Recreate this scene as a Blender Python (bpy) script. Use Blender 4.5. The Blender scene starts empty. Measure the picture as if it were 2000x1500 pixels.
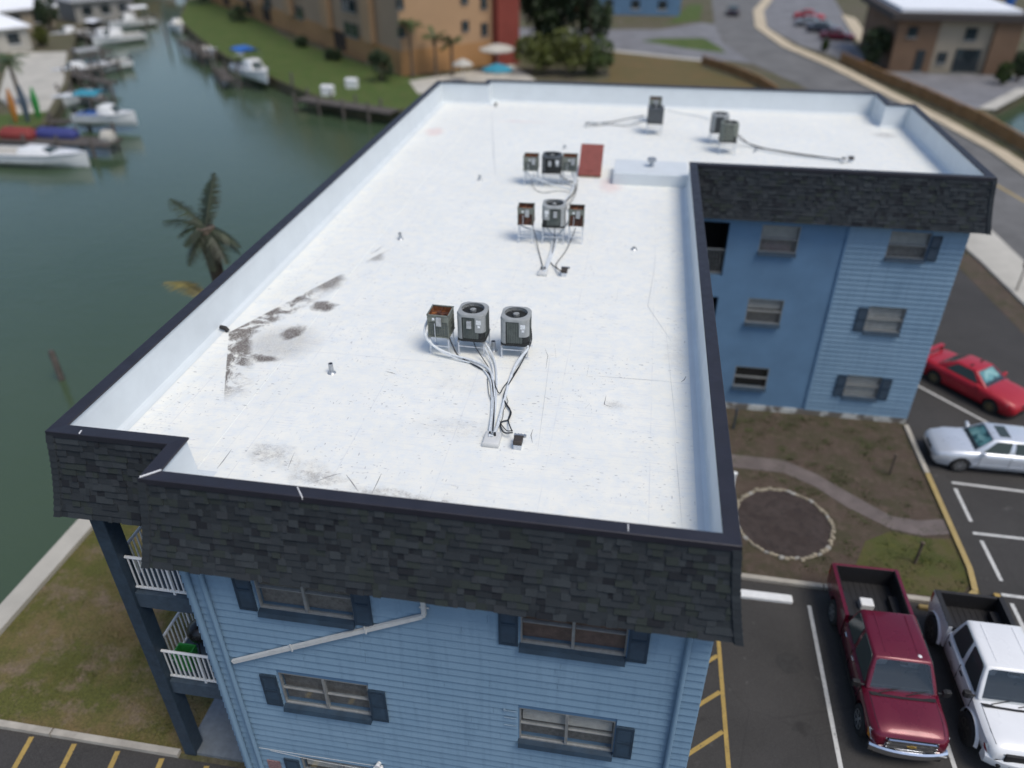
import bpy, bmesh, math, random
from math import sin, cos, pi, radians, sqrt, atan2
from mathutils import Vector, Matrix
random.seed(7)
C = bpy.context.scene.collection
scene = bpy.context.scene

# ------------------------------------------------------------------ camera
CAMP = Vector((7.6021, -8.5705, 18.1645))
YAW, PITCH, ROLL, FPX = -0.164372, 0.580320, -0.0026787, 1504.576
_f = Vector((sin(YAW)*cos(PITCH), cos(YAW)*cos(PITCH), -sin(PITCH)))
_r0 = Vector((cos(YAW), -sin(YAW), 0)); _u0 = _r0.cross(_f)
_r = cos(ROLL)*_r0 + sin(ROLL)*_u0; _u = -sin(ROLL)*_r0 + cos(ROLL)*_u0
cam_d = bpy.data.cameras.new('camera'); cam = bpy.data.objects.new('camera', cam_d); C.objects.link(cam)
cam_d.sensor_width = 36; cam_d.lens = FPX/2000*36; cam_d.clip_end = 3000; cam_d.clip_start = .2
M3 = Matrix((_r, _u, -_f)).transposed()
cam.matrix_world = Matrix.Translation(CAMP) @ M3.to_4x4()
cam_d.dof.use_dof = True; cam_d.dof.focus_distance = 15.4; cam_d.dof.aperture_fstop = 0.172; cam_d.dof.aperture_blades = 0
scene.camera = cam

# ------------------------------------------------------------------ world, sun, exposure
SUN_EL, SUN_AZ = radians(62), radians(124)          # azimuth measured from +Y (north) towards +X (east)
w = bpy.data.worlds.new('World'); scene.world = w; w.use_nodes = True
wt = w.node_tree; wt.nodes.clear()
sky = wt.nodes.new('ShaderNodeTexSky'); sky.sky_type = 'NISHITA'; sky.sun_disc = False
sky.sun_elevation = SUN_EL; sky.sun_rotation = SUN_AZ; sky.air_density = 1.0; sky.dust_density = 2.0; sky.ozone_density = 1.0
bg = wt.nodes.new('ShaderNodeBackground'); bg.inputs['Strength'].default_value = 0.12
wo = wt.nodes.new('ShaderNodeOutputWorld')
wt.links.new(sky.outputs[0], bg.inputs[0]); wt.links.new(bg.outputs[0], wo.inputs[0])
sd = bpy.data.lights.new('sun', 'SUN'); sd.energy = 1.55; sd.angle = radians(27); sd.color = (1, .935, .82)
so = bpy.data.objects.new('sun', sd); C.objects.link(so)
sdir = Vector((sin(SUN_AZ)*cos(SUN_EL), cos(SUN_AZ)*cos(SUN_EL), sin(SUN_EL)))
so.rotation_euler = sdir.to_track_quat('Z', 'Y').to_euler(); so.location = (0, 0, 60)
scene.view_settings.view_transform = 'Standard'; scene.view_settings.look = 'None'
scene.view_settings.exposure = 0.32; scene.view_settings.gamma = 1.0; scene.view_settings.use_curve_mapping = False
scene.render.engine = 'CYCLES'

def U(px, py, z=0.0):
    """point where the photograph's pixel (2000x1500) meets the level z"""
    d = _f + _r*((px-1000)/FPX) - _u*((py-750)/FPX)
    return CAMP + d*((z-CAMP.z)/d.z)
def UY(px, py, y):
    d = _f + _r*((px-1000)/FPX) - _u*((py-750)/FPX)
    return CAMP + d*((y-CAMP.y)/d.y)

# ------------------------------------------------------------------ materials
class NT:
    def __init__(s, name):
        s.m = bpy.data.materials.new(name); s.m.use_nodes = True; s.t = s.m.node_tree
        s.b = s.t.nodes['Principled BSDF']; s._c = None
    def n(s, k): return s.t.nodes.new(k)
    def put(s, sock, v):
        if hasattr(v, 'is_output'): s.t.links.new(v, sock)
        else:
            if isinstance(v, (tuple, list)) and len(v) == 3 and sock.type == 'RGBA': v = (*v, 1)
            sock.default_value = v
    def co(s, kind='Object'):
        if s._c is None: s._c = s.n('ShaderNodeTexCoord')
        return s._c.outputs[kind]
    def geo(s): return s.n('ShaderNodeNewGeometry').outputs['Position']
    def map(s, v, sc=(1,1,1), loc=(0,0,0), rot=(0,0,0)):
        q = s.n('ShaderNodeMapping'); s.put(q.inputs[0], v)
        q.inputs['Scale'].default_value = sc; q.inputs['Location'].default_value = loc; q.inputs['Rotation'].default_value = rot
        return q.outputs[0]
    def noise(s, v, scale=5, detail=4, rough=.55, dist=0.0):
        q = s.n('ShaderNodeTexNoise'); s.put(q.inputs['Vector'], v); q.inputs['Scale'].default_value = scale
        q.inputs['Detail'].default_value = detail; q.inputs['Roughness'].default_value = rough; q.inputs['Distortion'].default_value = dist
        return q.outputs['Fac']
    def vor(s, v, scale=5, feat='F1', out='Distance'):
        q = s.n('ShaderNodeTexVoronoi'); q.feature = feat; s.put(q.inputs['Vector'], v); q.inputs['Scale'].default_value = scale
        return q.outputs[out]
    def ramp(s, f, stops, interp='LINEAR'):
        q = s.n('ShaderNodeValToRGB'); s.put(q.inputs[0], f); e = q.color_ramp.elements; q.color_ramp.interpolation = interp
        while len(e) < len(stops): e.new(.5)
        for el, (p, c) in zip(e, stops):
            el.position = p; el.color = (c, c, c, 1) if not isinstance(c, (tuple, list)) else (*c, 1)
        return q.outputs[0]
    def mix(s, f, a, b, mode='MIX'):
        q = s.n('ShaderNodeMix'); q.data_type = 'RGBA'; q.blend_type = mode
        s.put(q.inputs[0], f); s.put(q.inputs[6], a); s.put(q.inputs[7], b); return q.outputs[2]
    def ma(s, op, a, b=0.0, clamp=False):
        q = s.n('ShaderNodeMath'); q.operation = op; q.use_clamp = clamp; s.put(q.inputs[0], a); s.put(q.inputs[1], b); return q.outputs[0]
    def xyz(s, v):
        q = s.n('ShaderNodeSeparateXYZ'); s.put(q.inputs[0], v); return q.outputs
    def bump(s, h, strength=.3, dist=.01):
        q = s.n('ShaderNodeBump'); s.put(q.inputs['Height'], h); q.inputs['Strength'].default_value = strength
        q.inputs['Distance'].default_value = dist; s.t.links.new(q.outputs[0], s.b.inputs['Normal']); return q.outputs[0]
    def out(s, col=None, rough=None, metal=None, spec=None, coat=None):
        if col is not None: s.put(s.b.inputs['Base Color'], col)
        if rough is not None: s.put(s.b.inputs['Roughness'], rough)
        if metal is not None: s.put(s.b.inputs['Metallic'], metal)
        if spec is not None: s.put(s.b.inputs['Specular IOR Level'], spec)
        if coat is not None: s.put(s.b.inputs['Coat Weight'], coat); s.b.inputs['Coat Roughness'].default_value = .04
        return s.m

def plain(name, col, rough=.6, metal=0.0, var=.18, scale=6.0, bump=0.0, coat=None, spec=None, world=True):
    """a colour with cloudy wear, never quite flat"""
    q = NT(name); v = q.geo() if world else q.co()
    f = q.noise(v, scale, 5, .6)
    d = tuple(c*(1-var) for c in col); l = tuple(min(1, c*(1+var)) for c in col)
    c = q.ramp(f, [(.3, d), (.7, l)])
    r = q.ramp(q.noise(v, scale*2.3, 3), [(.3, max(0, rough-.07)), (.7, min(1, rough+.07))])
    if bump: q.bump(q.noise(v, scale*8, 3), bump, .004)
    return q.out(c, r, metal, spec, coat)

def mat_roof():
    q = NT('white_roof_coating'); v = q.geo(); x, y, z = q.xyz(v)
    base = q.ramp(q.noise(v, .55, 5, .6), [(.3, (.79, .79, .73)), (.7, (.85, .845, .78))])
    base = q.mix(q.ramp(q.noise(v, 3.2, 6, .7), [(.40, 0.0), (.70, .8)]), base, (.69, .735, .755))
    # broom streaks running across the roof and short scuffs
    st = q.noise(q.map(v, (1.2, 26, 1)), 1.0, 4, .6)
    base = q.mix(q.ma('MULTIPLY', q.ramp(st, [(.54, 0.0), (.70, .55)]), q.ramp(q.noise(v, 1.3, 3), [(.40, .15), (.62, 1.0)])), base, (.60, .62, .65))
    sc = q.noise(q.map(v, (7, 22, 1), rot=(0, 0, .3)), 1.0, 2, .5)
    base = q.mix(q.ma('MULTIPLY', q.ramp(sc, [(.655, 0.0), (.70, .85)]), q.ramp(q.noise(v, .9, 3), [(.44, 0.0), (.58, 1.0)])), base, (.35, .35, .36))
    sc2 = q.noise(q.map(v, (20, 6, 1), rot=(0, 0, -.35)), 1.0, 2, .5)
    base = q.mix(q.ma('MULTIPLY', q.ramp(sc2, [(.67, 0.0), (.71, .8)]), q.ramp(q.noise(v, .7, 3), [(.46, 0.0), (.60, 1.0)])), base, (.40, .40, .41))
    # membrane laps: rolls a metre wide
    def lap(coord, period, off, wid=.012):
        m = q.ma('ABSOLUTE', q.ma('SUBTRACT', q.ma('FRACT', q.ma('ADD', q.ma('DIVIDE', coord, period), off)), .5))
        return q.ramp(m, [(0.0, 1.0), (wid, 0.0)])
    brk = q.ramp(q.noise(v, 1.1, 3), [(.42, .05), (.58, .5)])
    base = q.mix(q.ma('MULTIPLY', lap(x, 1.9, .13, .008), brk), base, (.55, .57, .60))
    base = q.mix(q.ma('MULTIPLY', lap(y, 5.1, .37, .004), brk), base, (.52, .54, .57))
    # dirt that settled in the low places
    grain = q.ramp(q.noise(v, 45, 3, .8), [(.32, .1), (.60, 1.0)])
    warp = q.noise(v, 2.4, 4, .6); wx = q.ma('ADD', x, q.ma('MULTIPLY', q.ma('SUBTRACT', warp, .5), .5))
    wy = q.ma('ADD', y, q.ma('MULTIPLY', q.ma('SUBTRACT', q.noise(q.map(v, loc=(9, 4, 0)), 2.4, 4, .6), .5), .5))
    def half(p, d, sharp):       # 1 to the right of a line through p along d
        L = sqrt(d[0]**2+d[1]**2); nx, ny = d[1]/L, -d[0]/L
        s = q.ma('ADD', q.ma('MULTIPLY', q.ma('SUBTRACT', x, p[0]), nx), q.ma('MULTIPLY', q.ma('SUBTRACT', y, p[1]), ny))
        return s, q.ma('MULTIPLY', s, sharp, True)
    s1, h1 = half((-1.75, 6.35), (2.35, 5.45), 60)
    s2, h2 = half((-.78, 4.1), (-1.0, 2.2), 60)
    dr = q.ma('SQRT', q.ma('ADD', q.ma('POWER', q.ma('SUBTRACT', wx, -1.75), 2), q.ma('POWER', q.ma('SUBTRACT', wy, 6.4), 2)))
    near = q.ramp(q.ma('DIVIDE', dr, 3.2), [(0, 1.0), (.35, .85), (1, 0.0)])
    band = q.ramp(q.ma('DIVIDE', q.ma('MINIMUM', s1, s2), 1.3), [(0, 1.0), (.22, .75), (.5, .0)])
    tide = q.ramp(q.noise(v, 1.7, 5, .65, 1.2), [(.44, 0.0), (.54, 1.0)])
    dirt = q.ma('MULTIPLY', q.ma('MULTIPLY', q.ma('MULTIPLY', h1, h2), q.ma('MULTIPLY', q.ma('MULTIPLY', near, band), 2.6, True)), q.ma('ADD', q.ma('MULTIPLY', tide, .92), .08))
    def blob(cx, cy, rx, ry, a=.8, w_=True):
        X = q.ma('DIVIDE', q.ma('SUBTRACT', wx if w_ else x, cx), rx); Y = q.ma('DIVIDE', q.ma('SUBTRACT', wy if w_ else y, cy), ry)
        d = q.ma('SQRT', q.ma('ADD', q.ma('POWER', X, 2), q.ma('POWER', Y, 2)))
        return q.ramp(d, [(.45, a), (1.0, 0.0)])
    for b in ((-.26, 6.55, .34, .40, 1.0), (-.40, 5.3, .5, .2, 1.0), (0, 7.95, .36, .34, 1.0), (-.35, 6.0, 1.1, 1.0, .3)):
        dirt = q.ma('MAXIMUM', dirt, blob(*b))
    _, hh = half((-.3, 9.7), (2.35, 5.45), 60)
    dirt = q.ma('MAXIMUM', dirt, q.ma('MULTIPLY', blob(-.42, 9.3, .5, .75, .8), h1)); dirt = q.ma('MAXIMUM', dirt, q.ma('MULTIPLY', blob(.35, 11.2, .3, .55, .6), h1))
    for b in ((1.2, 2.05, .6, .4, .36), (2.3, 1.5, .7, .2, .45), (3.9, 1.28, 1.2, .18, .42), (1.9, 1.75, .6, .3, .22), (4.2, 4.9, .8, .35, .10), (4.6, 3.4, 1.1, .45, .16), (7.6, 4.7, .3, .2, .25), (8.8, 7, .3, 1.2, .12), (17.75, 26.6, .55, .5, .55)):
        dirt = q.ma('MAXIMUM', dirt, q.ma('MULTIPLY', blob(*b), q.ramp(q.noise(v, 6, 5, .7), [(.4, .2), (.6, 1.0)])))
    dirt = q.ma('MULTIPLY', dirt, grain, True)
    base = q.mix(q.ma('MULTIPLY', dirt, 1.4, True), base, (.105, .082, .068))
    for bx, by, rx, ry in ((-1.2, 24.2, .5, .8), (6.7, 18.4, .5, 1.0), (2.3, 26.4, 1.2, .12)):
        base = q.mix(q.ma('MULTIPLY', blob(bx, by, rx, ry, .5), grain), base, (.72, .42, .38))
    q.bump(q.ma('ADD', q.noise(v, 38, 4, .7), q.ma('MULTIPLY', q.noise(v, 2.0, 3), 2.0)), .25, .006)
    return q.out(base, q.ramp(q.noise(v, 4, 3), [(.3, .48), (.7, .7)]))

def mat_asphalt(name, col=(.031, .029, .0275)):
    q = NT(name); v = q.geo()
    c = q.ramp(q.noise(v, .35, 5, .6), [(.3, tuple(a*.75 for a in col)), (.7, tuple(a*1.35 for a in col))])
    c = q.mix(q.ramp(q.noise(v, 70, 2, .7), [(.45, 0.0), (.8, .45)]), c, (.17, .165, .16))
    c = q.mix(q.ramp(q.noise(v, 1.1, 3, .5), [(.66, 0.0), (.73, .55)]), c, tuple(a*.4 for a in col))
    c = q.mix(q.ramp(q.noise(q.map(v, loc=(31, 7, 0)), 1.7, 4, .6), [(.66, 0.0), (.74, .35)]), c, (.15, .145, .14))
    cr = q.vor(q.map(v, rot=(0, 0, .4)), .32, 'DISTANCE_TO_EDGE')
    c = q.mix(q.ramp(q.ma('ADD', cr, q.ma('MULTIPLY', q.noise(v, 9, 3), .012)), [(.006, .0), (.0085, .55), (.011, 0.0)]), c, (.022, .021, .02))
    q.bump(q.noise(v, 90, 2, .7), .5, .004)
    return q.out(c, .87)

def mat_ground(name, a, b, c3, sc=1.0, blend=(.42, .58)):
    q = NT(name); v = q.geo()
    c = q.mix(q.ramp(q.noise(v, .7*sc, 6, .7), [(blend[0], 0.0), (blend[1], 1.0)]), a, b)
    c = q.mix(q.ramp(q.noise(q.map(v, loc=(40, 3, 0)), 1.9*sc, 6, .75), [(.5, 0.0), (.64, .9)]), c, c3)
    c = q.mix(.75, c, q.ramp(q.noise(v, 26*sc, 4, .8), [(.25, .25), (.75, 1.6)]), 'MULTIPLY')
    q.bump(q.noise(v, 22*sc, 4, .8), 1.0, .05)
    return q.out(c, .95)

def mat_water():
    q = NT('canal_water_surface'); v = q.geo()
    c = q.ramp(q.noise(v, .05, 3), [(.3, (.044, .074, .040)), (.7, (.060, .090, .052))])
    h = q.ma('ADD', q.noise(q.map(v, (1, 1.6, 1)), .9, 4, .6), q.ma('MULTIPLY', q.noise(v, 4.5, 3, .6), .35))
    q.bump(h, .34, .07)
    return q.out(c, .10, 0, .42)

def mat_foliage(name, col, var=.5):
    q = NT(name); v = q.geo()
    f = q.noise(v, 1.6, 3); o = q.n('ShaderNodeObjectInfo').outputs['Random']
    c = q.ramp(q.ma('ADD', f, q.ma('MULTIPLY', q.noise(v, 14, 2), .25)), [(.42, tuple(a*(1-var) for a in col)), (.8, tuple(a*(1+var) for a in col))])
    m = q.out(c, .55); return m

def mat_glass(name, tint=(.02, .025, .03), trans=.5):
    q = NT(name); t = q.t
    tr = q.n('ShaderNodeBsdfTransparent'); tr.inputs[0].default_value = (.96, .97, .97, 1)
    gl = q.n('ShaderNodeBsdfGlossy'); gl.inputs['Roughness'].default_value = .03; gl.inputs[0].default_value = (.9, .95, 1, 1)
    df = q.n('ShaderNodeBsdfDiffuse'); df.inputs[0].default_value = (*tint, 1)
    m1 = q.n('ShaderNodeMixShader'); m1.inputs[0].default_value = trans; t.links.new(df.outputs[0], m1.inputs[1]); t.links.new(tr.outputs[0], m1.inputs[2])
    lw = q.n('ShaderNodeLayerWeight'); fr = q.ma('ADD', q.ma('MULTIPLY', q.ma('POWER', lw.outputs['Facing'], 4.0), .8), .04)
    m2 = q.n('ShaderNodeMixShader'); t.links.new(fr, m2.inputs[0]); t.links.new(m1.outputs[0], m2.inputs[1]); t.links.new(gl.outputs[0], m2.inputs[2])
    t.links.new(m2.outputs[0], t.nodes['Material Output'].inputs['Surface'])
    return q.m

def mat_shingle(i, col):
    q = NT('asphalt_shingle_%d' % i); v = q.geo()
    c = q.ramp(q.noise(v, 90, 3, .8), [(.3, tuple(a*.6 for a in col)), (.7, tuple(a*1.5 for a in col))])
    c = q.mix(q.ramp(q.noise(v, 1.3, 3), [(.4, 0.0), (.7, .25)]), c, tuple(a*.6 for a in col))
    q.bump(q.noise(v, 160, 2, .7), .5, .003)
    return q.out(c, .93)

def mat_shade():
    q = NT('windscreen_with_sunshade'); v = q.geo()
    c = q.ramp(q.noise(v, 2.6, 2, .4, .6), [(.40, (.04, .13, .14)), (.50, (.20, .48, .48)), (.62, (.42, .70, .66))])
    return q.out(c, .1, 0, .6)

def mat_siding():
    q = NT('blue_siding_paint'); v = q.geo()
    c = q.ramp(q.noise(v, .8, 5, .65), [(.3, (.172, .280, .390)), (.7, (.205, .318, .430))])
    c = q.mix(q.ramp(q.noise(q.map(v, (9, 9, .6)), 1.0, 4, .6), [(.50, 0.0), (.72, .5)]), c, (.13, .215, .31))
    c = q.mix(q.ramp(q.noise(q.map(v, (2, 2, 14)), 1.0, 4, .6), [(.60, 0.0), (.75, .35)]), c, (.245, .355, .455))
    c = q.mix(q.ramp(q.noise(v, 11, 3, .6), [(.70, 0.0), (.73, .5)]), c, (.11, .19, .285))
    q.bump(q.noise(q.map(v, (4, 4, 30)), 2.0, 3), .12, .004)
    return q.out(c, .62)

def mat_found():
    q = NT('worn_foundation'); v = q.geo()
    c = q.mix(q.ramp(q.noise(v, 1.6, 4, .6), [(.46, 0.0), (.54, 1.0)]), (.16, .145, .125), (.55, .56, .54))
    c = q.mix(q.ramp(q.noise(v, 7, 4), [(.5, 0.0), (.7, .6)]), c, (.12, .105, .09))
    return q.out(c, .9)

def mat_rust(name, a, b, sc=7):
    q = NT(name); v = q.geo()
    c = q.mix(q.ramp(q.noise(v, sc, 5, .7), [(.42, 0.0), (.58, 1.0)]), a, b)
    q.bump(q.noise(v, 60, 3), .3, .003); return q.out(c, .8)

def mat_paintline(name, col, under=(.055, .053, .052)):
    q = NT(name); v = q.geo()
    c = q.ramp(q.noise(v, 3, 4), [(.3, tuple(a*.8 for a in col)), (.7, col)])
    c = q.mix(q.ramp(q.noise(v, 16, 5, .75), [(.56, 0.0), (.66, .85)]), c, under)
    return q.out(c, .8)

m = dict(
 roof=mat_roof(), parapet=plain('white_parapet_coating', (.62, .665, .69), .55, var=.04, scale=1.5, bump=.1),
 coping=plain('dark_metal_coping', (.022, .022, .032), .5, .15, var=.15, scale=2),
 seal=plain('white_sealant', (.8, .8, .8), .6), siding=mat_siding(),
 stucco=plain('blue_stucco', (.120, .222, .350), .85, var=.10, scale=.9, bump=.25),
 navy=plain('navy_trim', (.024, .046, .074), .5, var=.25, scale=3, bump=.08), slab=plain('painted_slab_edge', (.052, .078, .108), .7, var=.2),
 navydk=plain('dark_blue_post', (.028, .048, .072), .6, var=.2), frame=plain('aluminium_frame', (.29, .30, .30), .45, .3, var=.15, scale=9),
 pane=mat_glass('window_glass', (.02, .025, .03), .97), blind=plain('white_blind', (.50, .49, .46), .8, var=.12), browncurtain=plain('brown_curtain', (.16, .10, .08), .9, var=.3),
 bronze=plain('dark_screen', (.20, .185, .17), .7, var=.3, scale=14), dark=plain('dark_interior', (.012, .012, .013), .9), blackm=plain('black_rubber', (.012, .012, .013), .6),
 found=mat_found(), white=plain('white_paint', (.75, .76, .76), .5, var=.06), pvc=plain('white_pipe', (.60, .61, .60), .45, var=.08),
 galv=plain('galvanised_metal', (.42, .44, .46), .4, .7, var=.2, scale=12), greyw=plain('white_coated_leg', (.62, .65, .68), .55, var=.15, scale=9),
 acgrey=plain('ac_light_grey', (.31, .325, .325), .5, var=.12, scale=8), acdark=plain('ac_grey_green', (.090, .105, .098), .6, var=.25, scale=8), acblack=plain('ac_coil_black', (.018, .02, .02), .7, var=.3, scale=20),
 acnavy=plain('ac_slate', (.07, .078, .085), .5, var=.2), acold=plain('old_ac_olive_grey', (.16, .175, .15), .6, var=.25, scale=9), label=plain('paper_label', (.72, .74, .75), .6, var=.25, scale=40),
 rust=mat_rust('rust', (.13, .045, .018), (.28, .11, .04)), rustdk=mat_rust('dark_rust', (.035, .014, .010), (.13, .05, .028), 12),
 hatch=plain('red_oxide_paint', (.21, .045, .035), .55, var=.12, scale=5, bump=.05), pipeins=plain('white_pipe_insulation', (.62, .66, .69), .6, var=.15, scale=14), cableblk=plain('black_cable', (.02, .021, .023), .6),
 asphalt=mat_asphalt('asphalt'), road=mat_asphalt('road_asphalt', (.13, .128, .125)), lotgrey=mat_asphalt('pale_asphalt', (.17, .17, .18)),
 concrete=plain('concrete', (.40, .37, .32), .9, var=.25, scale=1.5, bump=.3), concdk=plain('weathered_concrete', (.30, .29, .265), .9, var=.3, scale=2.2, bump=.3), tan=plain('tan_concrete', (.50, .42, .30), .9, var=.15, scale=.6),
 pale=plain('pale_paving', (.45, .43, .38), .9, var=.15, scale=.5), slabfl=plain('grey_painted_floor', (.15, .175, .20), .6, var=.15),
 lawn=mat_ground('patchy_lawn', (.105, .108, .022), (.19, .138, .060), (.22, .16, .11), .55, (.46, .62)), green=mat_ground('green_lawn', (.055, .10, .012), (.075, .115, .02), (.10, .10, .03), .5),
 soil=mat_ground('dry_soil', (.105, .075, .056), (.075, .066, .035), (.135, .10, .075), 1.3), mulch=mat_ground('dark_mulch', (.060, .043, .038), (.082, .062, .056), (.045, .034, .032), 2.0), dry=mat_ground('dry_grass', (.15, .10, .035), (.12, .095, .03), (.10, .09, .03), .4),
 landm=mat_ground('open_ground', (.10, .085, .05), (.085, .085, .035), (.14, .115, .085), .3), pathm=plain('mauve_paving', (.135, .112, .106), .9, var=.2, scale=1.6, bump=.3),
 water=mat_water(), yline=mat_paintline('yellow_line_paint', (.42, .29, .085)), wline=mat_paintline('white_line_paint', (.62, .62, .60)), ykerb=mat_paintline('yellow_kerb_paint', (.42, .31, .12), (.33, .30, .26)),
 stone=plain('pale_stone', (.27, .235, .175), .9, var=.25, scale=4, bump=.4), wood=plain('weathered_wood', (.085, .075, .067), .9, var=.3, scale=3, bump=.3), woodbr=plain('brown_stained_wood', (.27, .145, .055), .8, var=.2, scale=1.2),
 bark=plain('palm_bark', (.10, .078, .058), .95, var=.35, scale=7, bump=.5), frond=mat_foliage('palm_frond', (.045, .075, .022)), frondy=mat_foliage('yellowed_palm_frond', (.13, .11, .03)), leafd=mat_foliage('dark_leaves', (.030, .050, .018)), leafm=mat_foliage('leaves', (.055, .085, .02)), leafy=mat_foliage('yellow_green_leaves', (.085, .10, .018)),
 peach=plain('peach_stucco', (.42, .265, .15), .9, var=.06, scale=.3), peachl=plain('pale_peach_stucco', (.36, .255, .17), .9, var=.06, scale=.3), orange=plain('orange_stucco', (.40, .215, .09), .9, var=.08, scale=.3), brick=plain('red_brown_stucco', (.22, .045, .032), .9, var=.1, scale=.5),
 tanb=plain('tan_stucco', (.34, .29, .22), .9, var=.1, scale=.4), brownb=plain('brown_stucco', (.17, .105, .065), .9, var=.15, scale=.4), fascia=plain('dark_fascia', (.055, .045, .042), .8), whroof=plain('white_membrane', (.80, .82, .85), .6, var=.04, scale=.5),
 grroof=plain('grey_shingle_roof', (.27, .28, .29), .9, var=.2, scale=1.2), teal=plain('teal_canvas', (.03, .24, .33), .6), bluec=plain('blue_canvas', (.02, .12, .42), .6), pool=plain('pool_water', (.03, .26, .36), .08), orangek=plain('orange_plastic', (.40, .16, .03), .4), greenk=plain('green_plastic', (.03, .24, .05), .4), redc=plain('red_canvas', (.22, .035, .03), .7), navyc=plain('navy_canvas', (.04, .05, .19), .7), grillb=plain('black_enamel', (.010, .010, .011), .3),
 hull=plain('white_gelcoat', (.74, .75, .75), .3, var=.05, scale=1), chrome=plain('chrome', (.75, .77, .8), .12, 1.0, var=.05), rim=plain('alloy_rim', (.36, .37, .38), .35, .7), rimgold=plain('dull_gold_rim', (.20, .17, .09), .4, .6), rimblk=plain('black_rim', (.015, .015, .016), .4, .4), tyre=plain('tyre_rubber', (.018, .018, .018), .85),
 wine=plain('wine_red_car_paint', (.135, .005, .022), .3, .25, var=.05, scale=1, coat=.4), redp=plain('red_car_paint', (.40, .012, .024), .38, .05, var=.06, scale=1, coat=.3), whitep=plain('white_car_paint', (.78, .79, .80), .3, 0, var=.03, scale=1, coat=.7), silverp=plain('silver_car_paint', (.62, .66, .72), .32, .35, var=.04, scale=1, coat=.7), darkp=plain('dark_blue_car_paint', (.025, .03, .05), .3, .2, coat=.8), greyp=plain('grey_car_paint', (.30, .31, .33), .3, .3, coat=.8),
 cglass=NT('car_glass').out((.045, .062, .060), .08, 0, .45), cglassblue=mat_shade(), seat=plain('dark_upholstery', (.03, .03, .032), .8), ctint=mat_glass('tinted_windscreen', (.03, .05, .05), .93), lamp=NT('headlamp_lens').out((.50, .52, .53), .08, .3, .8), amber=plain('amber_lens', (.55, .20, .02), .2), redl=plain('red_lens', (.30, .01, .012), .2), liner=plain('black_bed_liner', (.014, .014, .016), .6, var=.15, scale=6), gold=plain('gold_emblem', (.45, .30, .07), .35, .5), sign=plain('faded_red_sign', (.25, .15, .15), .7, var=.4, scale=25),
)
SH = [mat_shingle(i, c) for i, c in enumerate([(.022, .028, .034), (.0195, .025, .0305), (.030, .037, .043), (.0135, .018, .023), (.0225, .030, .0285), (.0085, .011, .016), (.026, .031, .037)])]
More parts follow.
